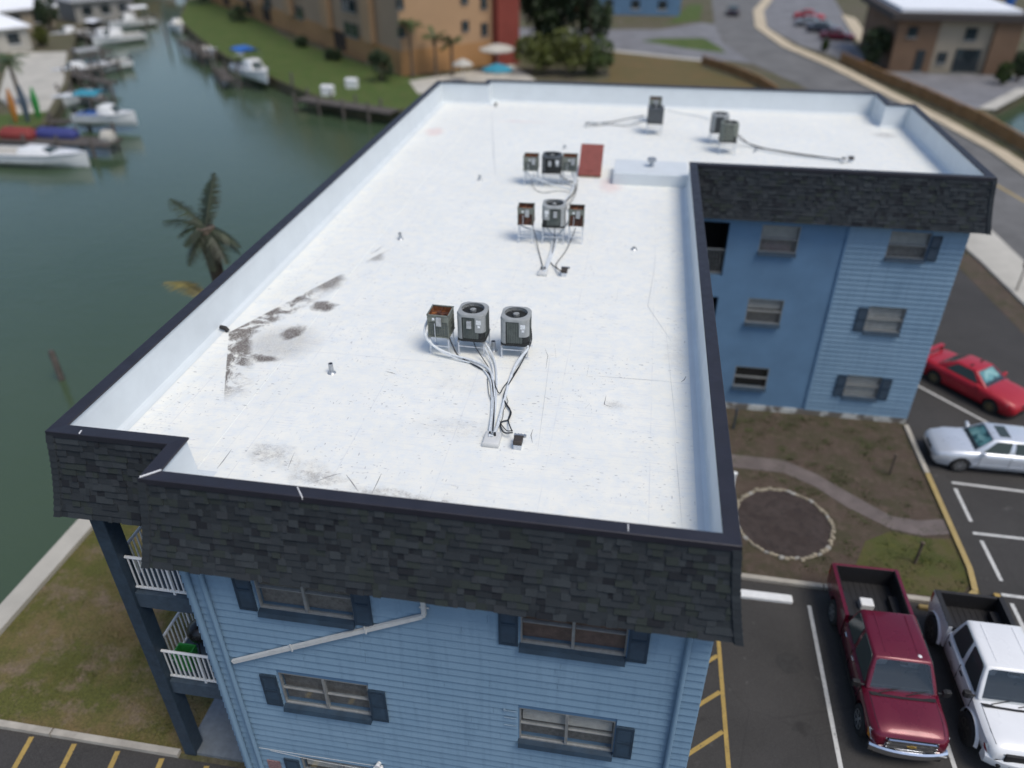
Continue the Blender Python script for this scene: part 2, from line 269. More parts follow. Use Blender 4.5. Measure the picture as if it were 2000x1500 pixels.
# ------------------------------------------------------------------ mesh helpers
class MB:
    def __init__(s): s.v = []; s.f = []; s.mi = []
    def add(s, vs, fs, mi=0):
        o = len(s.v); s.v += [tuple(p) for p in vs]
        for f in fs: s.f.append([i+o for i in f]); s.mi.append(mi)
        return s
    def box(s, x0, x1, y0, y1, z0, z1, mi=0):
        return s.add([(x0,y0,z0),(x1,y0,z0),(x1,y1,z0),(x0,y1,z0),(x0,y0,z1),(x1,y0,z1),(x1,y1,z1),(x0,y1,z1)],
                     [(0,3,2,1),(4,5,6,7),(0,1,5,4),(1,2,6,5),(2,3,7,6),(3,0,4,7)], mi)
    def cbox(s, x0, x1, y0, y1, z0, z1, c=.01, mi=0):
        """box with chamfered vertical and top edges"""
        P = lambda i, z: [(x0+c+i,y0+i,z),(x1-c-i,y0+i,z),(x1-i,y0+c+i,z),(x1-i,y1-c-i,z),(x1-c-i,y1-i,z),(x0+c+i,y1-i,z),(x0+i,y1-c-i,z),(x0+i,y0+c+i,z)]
        return s.loft([P(0, z0), P(0, z1-c), P(c, z1)], mi, True, True)
    def obox(s, p, q, wx, wz, mi=0, up=(0,0,1)):
        """bar of rectangular section from p to q"""
        p, q = Vector(p), Vector(q); d = (q-p).normalized(); upv = Vector(up)
        sd = d.cross(upv)
        if sd.length < 1e-4: sd = d.cross(Vector((1,0,0)))
        sd.normalize(); u = sd.cross(d).normalized()
        vs = [b+sd*(a*wx/2)+u*(c*wz/2) for b in (p, q) for a, c in ((-1,-1),(1,-1),(1,1),(-1,1))]
        return s.add(vs, [(0,3,2,1),(4,5,6,7),(0,1,5,4),(1,2,6,5),(2,3,7,6),(3,0,4,7)], mi)
    def tube(s, pts, r, n=8, mi=0, caps=True):
        pts = [Vector(p) for p in pts]; rr = r if isinstance(r, (list, tuple)) else [r]*len(pts)
        rings = []; t0 = (pts[1]-pts[0]).normalized()
        a = t0.orthogonal().normalized()
        for i, p in enumerate(pts):
            t = (pts[min(i+1, len(pts)-1)]-pts[max(i-1, 0)]).normalized()
            a = (a - t*a.dot(t)); a = a.normalized() if a.length > 1e-6 else t.orthogonal().normalized()
            b = t.cross(a); rings.append([p+(a*cos(2*pi*k/n)+b*sin(2*pi*k/n))*rr[i] for k in range(n)])
        return s.loft(rings, mi, caps, caps)
    def loft(s, rings, mi=0, c0=False, c1=False):
        n = len(rings[0]); vs = [p for r in rings for p in r]; fs = []
        for i in range(len(rings)-1):
            for k in range(n): fs.append((i*n+k, i*n+(k+1) % n, (i+1)*n+(k+1) % n, (i+1)*n+k))
        if c0: fs.append(tuple(reversed(range(n))))
        if c1: fs.append(tuple((len(rings)-1)*n+k for k in range(n)))
        return s.add(vs, fs, mi)
    def lathe(s, prof, cx=0, cy=0, n=20, mi=0, axis='z', c0=True, c1=True):
        R = []
        for r, h in prof:
            ring = []
            for k in range(n):
                a = 2*pi*k/n
                if axis == 'z': ring.append((cx+r*cos(a), cy+r*sin(a), h))
                elif axis == 'y': ring.append((cx+r*cos(a), h, cy-r*sin(a)))
                else: ring.append((h, cx+r*cos(a), cy+r*sin(a)))
            R.append(ring)
        return s.loft(R, mi, c0, c1)
    def prism(s, poly, z0, z1, mi=0):
        n = len(poly); vs = [(x, y, z0) for x, y in poly]+[(x, y, z1) for x, y in poly]
        return s.add(vs, [tuple(reversed(range(n))), tuple(range(n, 2*n))]+[(k, (k+1) % n, n+(k+1) % n, n+k) for k in range(n)], mi)
    def shift(s, d, rz=0.0):
        c, sn = cos(rz), sin(rz); s.v = [(x*c-y*sn+d[0], x*sn+y*c+d[1], z+d[2]) for x, y, z in s.v]; return s
    def mesh(s, name, mats, smooth=False, tri=False, off=(0,0,0)):
        me = bpy.data.meshes.new(name)
        me.from_pydata([(x-off[0], y-off[1], z-off[2]) for x, y, z in s.v], [], s.f)
        for mt in mats: me.materials.append(mt)
        if len(mats) > 1: me.polygons.foreach_set('material_index', s.mi)
        bm = bmesh.new(); bm.from_mesh(me)
        if tri: bmesh.ops.triangulate(bm, faces=[f for f in bm.faces if len(f.verts) > 4])
        bmesh.ops.recalc_face_normals(bm, faces=bm.faces); bm.to_mesh(me); bm.free()
        if smooth:
            me.polygons.foreach_set('use_smooth', [True]*len(me.polygons))
            try: me.set_sharp_from_angle(angle=radians(smooth if smooth > 1 else 40))
            except Exception: pass
        me.update(); return me

ORG = {}     # world base of each thing, so that its parts can be written in world coordinates
def thing(name, label, cat, loc=(0,0,0), rz=0.0, group=None, local=False):
    o = bpy.data.objects.new(name, None); C.objects.link(o); o.empty_display_size = .3
    o.location = loc; o.rotation_euler = (0, 0, rz); tag(o, label, cat, group)
    ORG[o.name] = (0,0,0) if local else tuple(loc); return o
def tag(o, label=None, cat=None, group=None, kind=None):
    if label: o['label'] = label
    if cat: o['category'] = cat
    if group: o['group'] = group
    if kind: o['kind'] = kind
    return o
def obj(name, mb, mats, parent=None, smooth=False, tri=False, kind=None):
    if not isinstance(mats, (list, tuple)): mats = [mats]
    off = ORG[parent.name] if parent else (0,0,0)
    me = mb.mesh(name, mats, smooth, tri, off) if isinstance(mb, MB) else mb
    o = bpy.data.objects.new(name, me); C.objects.link(o)
    if parent: o.parent = parent; ORG[o.name] = off
    else: ORG[o.name] = (0,0,0)
    if kind: o['kind'] = kind
    return o
def solo(name, mb, mats, label, cat, group=None, smooth=False, tri=False):
    """a thing that is one mesh, its origin at its base"""
    xs = [p[0] for p in mb.v]; ys = [p[1] for p in mb.v]; zs = [p[2] for p in mb.v]
    c = ((min(xs)+max(xs))/2, (min(ys)+max(ys))/2, min(zs))
    if not isinstance(mats, (list, tuple)): mats = [mats]
    o = bpy.data.objects.new(name, mb.mesh(name, mats, smooth, tri, c)); C.objects.link(o); o.location = c
    return tag(o, label, cat, group)
def dup(o, loc=None, rz=None, parent=None, label=None):
    c = o.copy(); C.objects.link(c); c.parent = parent
    if loc is not None: c.location = loc
    if rz is not None: c.rotation_euler = (0, 0, rz)
    if label: c['label'] = label
    ORG[c.name] = ORG.get(o.name, (0,0,0))
    for ch in list(o.children): dup(ch, parent=c)
    return c
def struct(name, mb, mats, smooth=False, tri=True):
    return obj(name, mb, mats, None, smooth, tri, 'structure')
def sheet(name, poly, z, mt, parent=None, skirt=None):
    b = MB(); n = len(poly); b.add([(x, y, z) for x, y in poly], [tuple(range(n))])
    if skirt is not None:
        b.add([(x, y, z) for x, y in poly]+[(x, y, skirt) for x, y in poly], [(k, (k+1) % n, n+(k+1) % n, n+k) for k in range(n)])
    o = obj(name, b, mt, parent, tri=True)
    # the sheet must face up
    me = o.data; bm = bmesh.new(); bm.from_mesh(me)
    for f in bm.faces:
        if abs(f.normal.z) > .5 and f.normal.z < 0: f.normal_flip()
    bm.to_mesh(me); bm.free()
    if parent is None: o['kind'] = 'structure'
    return o
def strip(p, q, wd):
    p, q = Vector(p[:2]), Vector(q[:2]); d = (q-p).normalized(); nn = Vector((-d.y, d.x))*wd/2
    return [tuple(p+nn), tuple(p-nn), tuple(q-nn), tuple(q+nn)]
def modded(mb, cutters=(), bevel=0.0, seg=2, sub=0, name='tmp', first=False):
    """mesh builder -> new builder after booleans / bevel / subdivision"""
    me = mb.mesh(name, [m['white']]); o = bpy.data.objects.new(name, me); C.objects.link(o); tmp = [o]
    if bevel and first:
        k = o.modifiers.new('v', 'BEVEL'); k.width = bevel; k.segments = seg; k.limit_method = 'ANGLE'; k.angle_limit = radians(28)
    for c in cutters:
        co = bpy.data.objects.new('cut', c.mesh('cut', [m['white']])); C.objects.link(co); tmp.append(co)
        k = o.modifiers.new('b', 'BOOLEAN'); k.operation = 'DIFFERENCE'; k.object = co; k.solver = 'EXACT'
    if bevel and not first:
        k = o.modifiers.new('v', 'BEVEL'); k.width = bevel; k.segments = seg; k.limit_method = 'ANGLE'; k.angle_limit = radians(28)
    if sub:
        k = o.modifiers.new('s', 'SUBSURF'); k.levels = sub; k.render_levels = sub
    bpy.context.view_layer.update(); dg = bpy.context.evaluated_depsgraph_get()
    r = bpy.data.meshes.new_from_object(o.evaluated_get(dg))
    out = MB(); out.add([tuple(x.co) for x in r.vertices], [tuple(p.vertices) for p in r.polygons])
    for t in tmp: d = t.data; bpy.data.objects.remove(t); bpy.data.meshes.remove(d)
    bpy.data.meshes.remove(r); return out

# ------------------------------------------------------------------ ground, water, paving
ground_poly = [(-9.95,-200),(-9.95,60),(-11,64.5),(-13.1,65.7),(-15,63.5),(-19.2,63.8),(-24.5,67.1),(-29.9,72.1),(-43.7,85.7),(-53.2,97.1),(-64.3,111.6),(-75,133),
  (-110,200),(-250,500),(400,500),(400,110),(120,100),(46,80.5),(39.4,72),(38.4,58),(39,50),(120,50),(400,50),(400,-200)]
sheet('ground', ground_poly, 0, m['landm'], skirt=-2.5)
bank = [(-45.6,49.2),(-45,54.2),(-47.1,58.5),(-53.6,69.7),(-64.6,85.9),(-74,100.5),(-89.3,132.3),(-160,300),(-400,500),(-400,-50),(-150,-50),(-60,20)]
sheet('far_bank_ground', bank, 0, m['landm'], skirt=-2.5)
wb = MB(); wb.add([(-500,-250,-1.1),(500,-250,-1.1),(500,600,-1.1),(-500,600,-1.1)], [(0,1,2,3)])
struct('canal_water', wb, m['water'])
sheet('lawn', [(-9.3,.93),(-2.25,.93),(-2.25,31),(-9.3,60)], .006, m['lawn'])
sheet('front_parking_lot', [(-60,-60),(-60,.80),(9.55,.80),(9.55,-60)] if False else [(-9.3,-60),(-9.3,.80),(9.4,.80),(9.4,-60)], .008, m['asphalt'])
lot = sheet('parking_lot', [(9.45,-60),(9.45,8.98),(18.95,8.98),(19.02,10.5),(19.02,45),(25.2,45),(25.75,34),(26.4,26.9),(27.3,15),(28,-60)], .012, m['asphalt'])
# markings on the lots
def line(p, q, wd, mt, z=.020, parent=None, name='parking_line'): return sheet(name, strip(p, q, wd), z, mt, parent or lot)
line((13.76,3.0),(13.78,8.25),.11,m['wline']); line((16.50,2.2),(16.50,8.2),.11,m['wline']); line((19.2,2.2),(19.2,7.6),.11,m['wline'])
line((19.70,14.88),(24.0,14.68),.12,m['wline']); line((19.72,14.55),(19.72,12.85),.12,m['wline']); line((19.60,12.28),(24,12.22),.12,m['wline'])
line((19.76,11.95),(19.78,10.2),.12,m['wline']); line((19.58,9.62),(24,9.5),.12,m['wline']); line((19.76,9.3),(19.78,6.5),.12,m['wline'])
line((20.1,21.5),(23.6,17.3),.12,m['wline'])
line((11.03,8.0),(11.08,-1),.11,m['yline'])
for k in range(5):
    y0 = 6.0-k*1.16; line((10.98,y0),(9.75,y0-1.05),.11,m['yline'],.016)
flot = [o for o in C.objects if o.name == 'front_parking_lot'][0]
for k in range(7): line((-6.3+1.19*k,.72),(-5.75+1.19*k,-2.6),.13,m['yline'],.016,flot)
# oil stain and tar patch as flat marks of their own
def ell(cx, cy, rx, ry, n=18, rot=0, jit=.12):
    return [(cx+cos(rot)*rx*cos(a)*j-sin(rot)*ry*sin(a)*j, cy+sin(rot)*rx*cos(a)*j+cos(rot)*ry*sin(a)*j) for a, j in [(2*pi*k/n, 1+random.uniform(-jit, jit)) for k in range(n)]]
tar = plain('tar_patch', (.030, .029, .028), .8); sheet('oil_stain', ell(*U(1540,1295).xy,.36,.36), .016, tar, lot); sheet('oil_stain', ell(*U(1552,1425).xy,.09,.05), .016, tar, lot)
# kerbs
def kerb(pts, wd, h, mt, name='kerb'):
    b = MB()
    for p, q in zip(pts, pts[1:]):
        L = (Vector(q)-Vector(p)).length; k = max(1, int(L/3))
        for i in range(k):
            a = Vector(p).lerp(Vector(q), i/k); c = Vector(p).lerp(Vector(q), (i+1)/k-.006)
            s = strip(a, c, wd); b.prism(s, -.1, h)
    o = struct(name, b, mt); return o
kerb([(-9.3,.88),(-2.3,.88)], .17, .13, m['concrete']); kerb([(11.2,9.08),(17.45,8.98),(18.35,9.1)], .17, .12, m['concrete'])
kerb([(18.35,9.1),(18.8,9.55),(18.93,10.5)], .17, .12, m['ykerb']); kerb([(18.93,10.5),(18.93,15.2)], .17, .12, m['ykerb']); kerb([(18.93,15.2),(18.93,18.2)], .17, .12, m['concrete'])
# seawall cap along the canal
sw = MB(); sw.box(-9.98,-9.32,-60,60,-1.6,.16); sw.box(-10.02,-9.95,-60,60,-.12,.02)
solo('seawall', sw, m['pale'], 'pale concrete seawall cap along the lawn beside the blue building', 'seawall')
# courtyard between the two wings
soil = sheet('courtyard_soil', [(9.5,9.16),(18.3,9.16),(18.84,9.9),(18.84,18.35),(9.5,18.35)], .030, m['soil'])
sheet('brick_path', [(9.5,15.35),(12.23,15.25),(13.9,15.22),(15.0,14.55),(15.83,13.78),(17.12,12.67),(18.0,12.6),(18.84,12.81),(18.84,12.08),(17.9,11.85),(16.97,12.02),(15.67,12.95),(14.8,13.85),(13.81,14.45),(12.17,14.48),(9.5,14.5)], .040, m['pathm'])
sheet('grass_corner', [(14.9,9.2),(18.25,9.2),(18.8,9.95),(18.8,11.85),(17.9,11.75),(16.9,11.9),(16,11.3),(15.5,10.2)], .036, mat_ground('corner_grass', (.085,.095,.022), (.12,.10,.04), (.10,.105,.02), 1.1)); sheet('mulch_bed', ell(13.45,11.77,1.55,1.65,28,0,.02), .038, m['mulch'])
ring = thing('stone_bed_edging', 'ring of pale edging stones round the mulch bed in the courtyard', 'edging', (13.45,11.77,.03))
nst = 62
for k in range(nst):
    a = 2*pi*k/nst; c, s = cos(a), sin(a); L = 2*pi*1.65/nst*random.uniform(.9,1.25)/2; wd = random.uniform(.04,.075); h = random.uniform(.035,.08)
    b = MB(); pr = [(-L,-wd),(-L*.3,-wd*1.15),(L*.8,-wd*.9),(L,wd*.4),(L*.4,wd*1.1),(-L*.8,wd)]
    b.loft([[(x,y,0) for x,y in pr],[(x*1.03,y*1.05,h*.6) for x,y in pr],[(x*.75,y*.7,h) for x,y in pr]],0,True,True)
    jr = random.uniform(-.04,.04); b.shift((13.45+(1.58+jr)*c,11.77+(1.68+jr)*s,.03), a+pi/2+random.uniform(-.3,.3)); obj('stone', b, m[random.choice(('stone','stone','stone','concdk'))], ring)
# weeds in the courtyard and on the lawn edge: low tufts
wd_ = MB()
def tuft(b, x, y, z, r, n, h, mi=0):
    for i in range(n):
        a = random.uniform(0, 2*pi); q = random.uniform(0, r); px, py = x+q*cos(a), y+q*sin(a); hh = h*random.uniform(.5,1.2); t = random.uniform(0, 2*pi); w2 = random.uniform(.012,.03)
        lx, ly = cos(a)*hh*.6, sin(a)*hh*.6
        b.add([(px-w2*cos(t),py-w2*sin(t),z),(px+w2*cos(t),py+w2*sin(t),z),(px+lx,py+ly,z+hh)], [(0,1,2)], mi)
for k in range(420):
    x, y = random.uniform(11.2,18.7), random.uniform(9.3,18.1)
    if (x-13.45)**2+(y-11.77)**2 < 3.4: continue
    dens = .5+.5*sin(x*1.7+2*sin(y*.9))*cos(y*1.3+x*.4)
    if y < 11.5 and x > 15: dens += .5
    if random.random() < dens*.8: tuft(wd_, x, y, .03, .3, 60, .035)
tag(obj('courtyard_weeds', wd_, m['leafm']), 'sparse low weeds growing in the courtyard soil', 'weeds', kind='stuff')
gr_ = MB()
for k in range(2600):
    x, y = random.uniform(-9.2,-2.3), random.uniform(1.1,16)
    if sin(x*1.1+1.7*sin(y*.6))*cos(y*.8-x*.5)+random.uniform(-.6,.6) > .0: tuft(gr_, x, y, .0, .3, 30, .028)
tag(obj('lawn_grass', gr_, mat_foliage('dry_green_grass', (.10, .105, .035))), 'short patchy grass on the lawn beside the canal', 'grass', kind='stuff')
# posts and wheel stop
def post(px, py, h, r, mt, label, name='post'):
    p = U(px, py); b = MB(); b.lathe([(r,0),(r,h-.05),(r*1.5,h-.04),(r*1.5,h),(r*.5,h+.03)], p.x, p.y, 10); solo(name, b, mt, label, 'post', smooth=True)
post(1786,1102,.95,.045,m['bark'],'dark post on the grass corner beside the pickup beds','wooden_post'); post(1737,928,.95,.04,m['bark'],'dark thin post in bare soil near the silver sedan','wooden_post')
post(1428,962,.9,.06,m['white'],'short white post at the end of the brick path','white_post'); post(1432,838,.95,.035,m['navydk'],'dark blue post against the foot of the blue wing','wooden_post')
ws = MB(); ws.cbox(11.2,13.3,8.22,8.50,.0,.13,.03); solo('wheel_stop', ws, m['white'], 'white concrete wheel stop in the empty parking bay', 'wheel stop')
ws = MB(); ws.cbox(16.95,18.75,8.62,8.76,.0,.13,.03); solo('wheel_stop', ws, m['ykerb'], 'yellow wheel stop behind the white pickup', 'wheel stop')
kb = MB(); kb.prism(strip(U(1946,1160,.1),U(1975,1245,.1),.16),-.05,.13); obj('kerb', kb, m['yline'], None, kind='structure')
# street to the east: dirt verge, pale sidewalk, road
sheet('verge', [(26.4,26.9),(25.75,34),(25.2,45),(27.2,45),(26.9,36.7),(27.1,35.4),(27.5,30),(28.5,15),(27.3,15)], .018, m['soil'])
sheet('sidewalk', [(28.5,15),(27.5,30),(27.1,35.4),(26.9,36.7),(27.3,45),(27,55),(28.3,55),(29.6,46),(29.3,40.2),(29.5,35.5),(30.2,28),(31,15)], .13, m['pale'], skirt=-.1)
road_w = [(31,15),(30.2,28),(29.5,35.5),(29.4,46),(28.3,60),(26,72),(23.5,80.3),(19.8,90.6),(17.6,102),(17,120),(18,149),(20,220)]
road_e = [(34,220),(27,149),(24,135),(22.6,117.2),(24.5,102),(28.0,90.4),(31.0,76.8),(33.5,66),(35,57.5),(35.4,50),(36.5,35),(38,15)]
road = sheet('road', road_w+road_e, .020, m['road'])
sheet('centre_line', strip((33.4,46),(31.9,53),.25), .028, m['ykerb'], road); sheet('centre_line', strip((31.9,53),(27.5,72),.25), .028, m['ykerb'], road)
sheet('sidewalk', [(34,220),(27,149),(24,135),(22.6,117.2),(24.5,102),(28.0,90.4),(31.0,76.8),(33.5,66),(35,57.5),(35.4,50),(36.5,35),(38,15),(39.2,15),(37.8,35),(36.6,53),(36.2,57.5),(34.6,67),(32.2,78),(29.6,91),(26,103),(24.2,117),(25.6,135),(28.6,149),(36,220)], .15, m['tan'], skirt=-.1)
sheet('side_parking_lot', [(28.6,149),(25.6,135),(24.4,118),(27,104),(30.4,95.3),(33.5,91),(34,106),(36.5,120),(40,155),(29.5,155)], .022, m['lotgrey'])
sheet('corner_parking_lot', [(33.5,88.4),(60,88),(60,91),(48.3,83.5),(45.3,81.6),(39.3,73.2),(38.5,72),(34.6,78)], .024, m['lotgrey'])
sheet('bank_cap', [(38.6,72.3),(39.3,73.2),(45.3,81.6),(80,95),(80,93.8),(46.1,80.4),(40,71.9)], .05, m['pale'])
sheet('driveway', [(-20,112),(1.9,113),(9.1,114),(15,121),(17,120),(17.4,104),(19.8,90.6),(17.5,91.8),(14.6,92.2),(9,94.5),(2.7,97.5),(-20,98)], .024, m['lotgrey'])
sheet('driveway_edge', [(2,97.4),(2.7,97.5),(9,94.5),(14.6,92.2),(14.4,91.2),(9,93.2),(2.7,96.1)], .028, m['pale'])
sheet('grass_island', [(6.5,104),(9.1,106.3),(14.9,107.4),(16.6,101),(17.2,97),(14.5,98.2),(12.3,99.3)], .034, m['green']); sheet('grass_island', [(9,117.5),(10.6,121),(13.8,141),(16.2,141),(15,123.5)], .034, m['green'])
sheet('dry_grass_lot', [(-8,66),(3.7,79.8),(2.8,96),(9,93),(14.2,91),(13.8,86.7),(18.5,80),(20,70),(10,60)], .020, m['dry'])
sheet('condo_lawn', [(-13.1,65.9),(-15,63.8),(-19.2,64.1),(-24.5,67.4),(-29.9,72.4),(-43.7,86),(-53.2,97.4),(-64.3,112),(-75,134),(-68,136),(-40.5,97.6),(-18.8,78),(-11,78),(-10,66)], .030, m['green'])
sheet('pool_deck', [(-17.5,75.5),(-15,70),(-9.5,71),(-4,78),(-8,86)], .045, m['pale'])
# ------------------------------------------------------------------ the blue apartment building
ZC, ZD, ZM = 10.0, 9.05, 8.20
OUT = [(-2.345,.924),(0,.924),(0,0),(9.568,0),(9.568,18.297),(19.151,18.297),(19.151,28.203),(18.155,28.203),(18.155,30.265),(0,30.265),(0,29.614),(-2.345,29.614)]
NP = len(OUT)
def edge_n(i):
    p, q = Vector(OUT[i]), Vector(OUT[(i+1) % NP]); d = (q-p).normalized(); return Vector((d.y, -d.x))
def off(o):
    """outline moved outwards by o"""
    return [tuple(Vector(OUT[i])+edge_n(i-1)*o+edge_n(i)*o) for i in range(NP)]
bld = thing('apartment_building', 'three storey blue sided apartment building with white flat roof and dark shingle mansard', 'building', (4.8, 9, 0))
# roof deck and parapet
db = MB(); ins = off(-.2); db.add([(x, y, ZD) for x, y in ins], [tuple(range(NP))])
deck = obj('roof_deck', db, m['roof'], bld, tri=True)
for p in deck.data.polygons: pass
bm = bmesh.new(); bm.from_mesh(deck.data)
for f in bm.faces:
    if f.normal.z < 0: f.normal_flip()
bm.to_mesh(deck.data); bm.free()
pb = MB(); rings = []
for o, z in ((-.20, ZC-.03), (-.235, ZD+.13), (-.262, ZD+.06), (-.33, ZD+.012), (-.45, ZD+.004)): rings.append([(x, y, z) for x, y in off(o)])
pb.loft(rings); obj('parapet', pb, m['parapet'], bld, smooth=30)
# west strip seam: low ridge in the membrane
sb = MB(); sb.obox((-.02,1.4,ZD+.004),(-.02,29.2,ZD+.004),.10,.012); sb.obox((0.05,29.0,ZD+.004),(.05,21.5,ZD+.004),.06,.02); obj('membrane_ridge', sb, m['roof'], deck)
# coping, one folded length per edge
O1, O0, I1 = off(.025), off(.03), off(-.235); IL = off(-.228)
for i in range(NP):
    j = (i+1) % NP; b = MB()
    prof = [(O0, ZC-.115), (O1, ZC-.008), (off(.012), ZC), (off(-.222), ZC-.012), (I1, ZC-.02), (I1, ZC-.055)]
    for (pa, za), (pc, zc) in zip(prof, prof[1:]): b.add([(*pa[i], za), (*pa[j], za), (*pc[j], zc), (*pc[i], zc)], [(0,1,2,3)])
    obj('coping', b, m['coping'], bld, smooth=30)
def seal(p, q, wd=.02):
    b = MB(); b.obox((p.x,p.y,ZC+.004),(q.x,q.y,ZC+.004),wd,.012); b.obox((q.x,q.y,ZC+.002),(q.x,q.y,ZC-.05),wd,.01); obj('sealant_joint', b, m['seal'], bld)
seal(U(315,918,ZC),U(273,932,ZC),.03); seal(U(581,952,ZC),U(590,971,ZC),.015); seal(U(1227,1024,ZC),U(1227,1037,ZC),.012); seal(U(159,841,ZC),U(155,847,ZC),.02)
# mansard backing
def fo(t): return .26*(.55*t+.45*t*t)
b = MB(); R_ = []
for k in range(9):
    t = k/8; z = ZC-.10+(ZM-ZC+.10)*t; R_.append([(x, y, z) for x, y in off(fo(t)-.012)])
b.loft(R_); obj('mansard_backing', b, SH[5], bld)
b = MB(); b.loft([[(x, y, ZM+.01) for x, y in off(.245)], [(x, y, ZM+.01) for x, y in off(-.25)]]); obj('soffit', b, m['stucco'], bld)
mans = obj('mansard_roof', MB().loft([[(x, y, ZM-.02) for x, y in off(.262)], [(x, y, ZM+.03) for x, y in off(.262)], [(x, y, ZM+.03) for x, y in off(.235)], [(x, y, ZM-.02) for x, y in off(.235)], [(x, y, ZM-.02) for x, y in off(.262)]]), m['coping'], bld)
NCO = 13; zt = ZC-.085; pieces = []
for i in range(NP):
    p, q = Vector(OUT[i]), Vector(OUT[(i+1) % NP]); d = (q-p).normalized(); nn = edge_n(i); L = (q-p).length
    conv0 = edge_n(i-1).dot(d) < 0; conv1 = edge_n((i+1) % NP).dot(d) > 0
    def pt(s, t, h):       # along the edge, down the slope, proud of the surface
        z = zt+(ZM-zt)*t; o = fo(t)+h; v = p+d*s+nn*o; return (v.x, v.y, z)
    for c in range(NCO):
        t0, t1 = c/NCO, (c+1)/NCO; mid = fo((t0+t1)/2)
        s0 = -mid if conv0 else mid; s1 = L+(mid if conv1 else -mid); s = s0-random.uniform(0, .2)
        while s < s1:
            wd = random.choice((.08, .11, .14, .16, .19, .22, .27)); a, e = max(s, s0), min(s+wd, s1); s += wd
            if e-a < .02: continue
            th = random.choice((.006, .008, .026, .030, .022)); dz = random.uniform(-.003, .003)/1.8
            ta, tb = t0-.004, t1+.012+dz
            v = [pt(a, ta, .001), pt(e, ta, .001), pt(e, tb, .001), pt(a, tb, .001), pt(a, ta, .003), pt(e, ta, .003), pt(e-.001, tb, th+.003), pt(a+.001, tb, th+.003)]
            cen = Vector(v[6]); pieces.append((((cen-CAMP).length if i in (0, 2) else 1e3+(cen-CAMP).length), v, random.choices(range(7), (24, 20, 14, 12, 14, 9, 10))[0]))
    # hip caps down the outward corners
    if conv1:
        j = (i+1) % NP; n2 = edge_n(j); cn = Vector(OUT[j])
        for c in range(NCO):
            t0, t1 = c/NCO-.004, (c+1)/NCO+.016
            def hp(t, h, sa, sb):
                z = zt+(ZM-zt)*t; o = fo(t)+h; v = cn+nn*o+n2*o+d*(-sa)+Vector((-n2.y, n2.x))*sb; return (v.x, v.y, z)
            mt = random.choice((0, 1, 0, 2))
            vv = [hp(t0,.030,.13,0), hp(t0,.032,0,0), hp(t0,.030,0,.13), hp(t1,.044,.13,0), hp(t1,.046,0,0), hp(t1,.044,0,.13), hp(t0,.0,.13,0), hp(t0,.0,0,.13), hp(t1,.0,.13,0), hp(t1,.0,0,0), hp(t1,.0,0,.13)]
            pieces.append((1e4 if i != 2 and i != 11 and i != 1 else 12.0, ('cap', vv), mt))
pieces.sort(key=lambda r: r[0]); rest = MB()
BF = [(4,7,6,5),(0,4,5,1),(1,5,6,2),(2,6,7,3),(3,7,4,0)]
for k, (dist, v, mt) in enumerate(pieces):
    if v[0] == 'cap': vs, fs = v[1], [(0,1,4,3),(1,2,5,4),(3,4,9,8),(4,5,10,9),(0,3,8,6),(2,7,10,5)]
    else: vs, fs = v, BF
    if k < 299: obj('shingle', MB().add(vs, fs), SH[mt], mans)
    else: rest.add(vs, fs, mt)
obj('remaining_shingles', rest, SH, mans, kind='stuff')

# walls --------------------------------------------------------------
WT = ZM+.02
def holed(mbx, axis, at, thick, u0, u1, z0, z1, holes):
    """wall slab in grid cells, leaving the openings free; axis 'y': plane y=at"""
    us = sorted({u0, u1, *[h[0] for h in holes], *[h[1] for h in holes]}); zs = sorted({z0, z1, *[h[2] for h in holes], *[h[3] for h in holes]})
    for a, b_ in zip(us, us[1:]):
        for c, d_ in zip(zs, zs[1:]):
            uc, zc = (a+b_)/2, (c+d_)/2
            if any(h[0] < uc < h[1] and h[2] < zc < h[3] for h in holes): continue
            if axis == 'y': mbx.box(a, b_, at, at+thick, c, d_)
            else: mbx.box(at, at+thick, a, b_, c, d_)
FY = .225
fwin = [(1.40,3.24,6.86,7.98),(6.28,8.13,6.86,7.98),(1.40,3.26,3.96,4.96),(6.27,8.10,3.96,4.96),(1.40,3.26,1.00,2.02),(6.27,8.10,1.00,2.02)]
b = MB(); holed(b, 'y', FY, .22, 0.02, 9.48, 0, WT, fwin)
b.box(.02,.2,FY+.22,30.0,0,WT); b.box(9.28,9.48,FY+.22,18.46,0,WT); b.box(.2,18.9,29.85,30.05,0,WT); b.box(18.75,18.95,18.70,27.9,0,WT); b.box(17.95,18.9,27.7,27.9,0,WT); b.box(17.75,17.95,27.9,29.85,0,WT)
wallf = obj('wall', b, m['stucco'], bld)
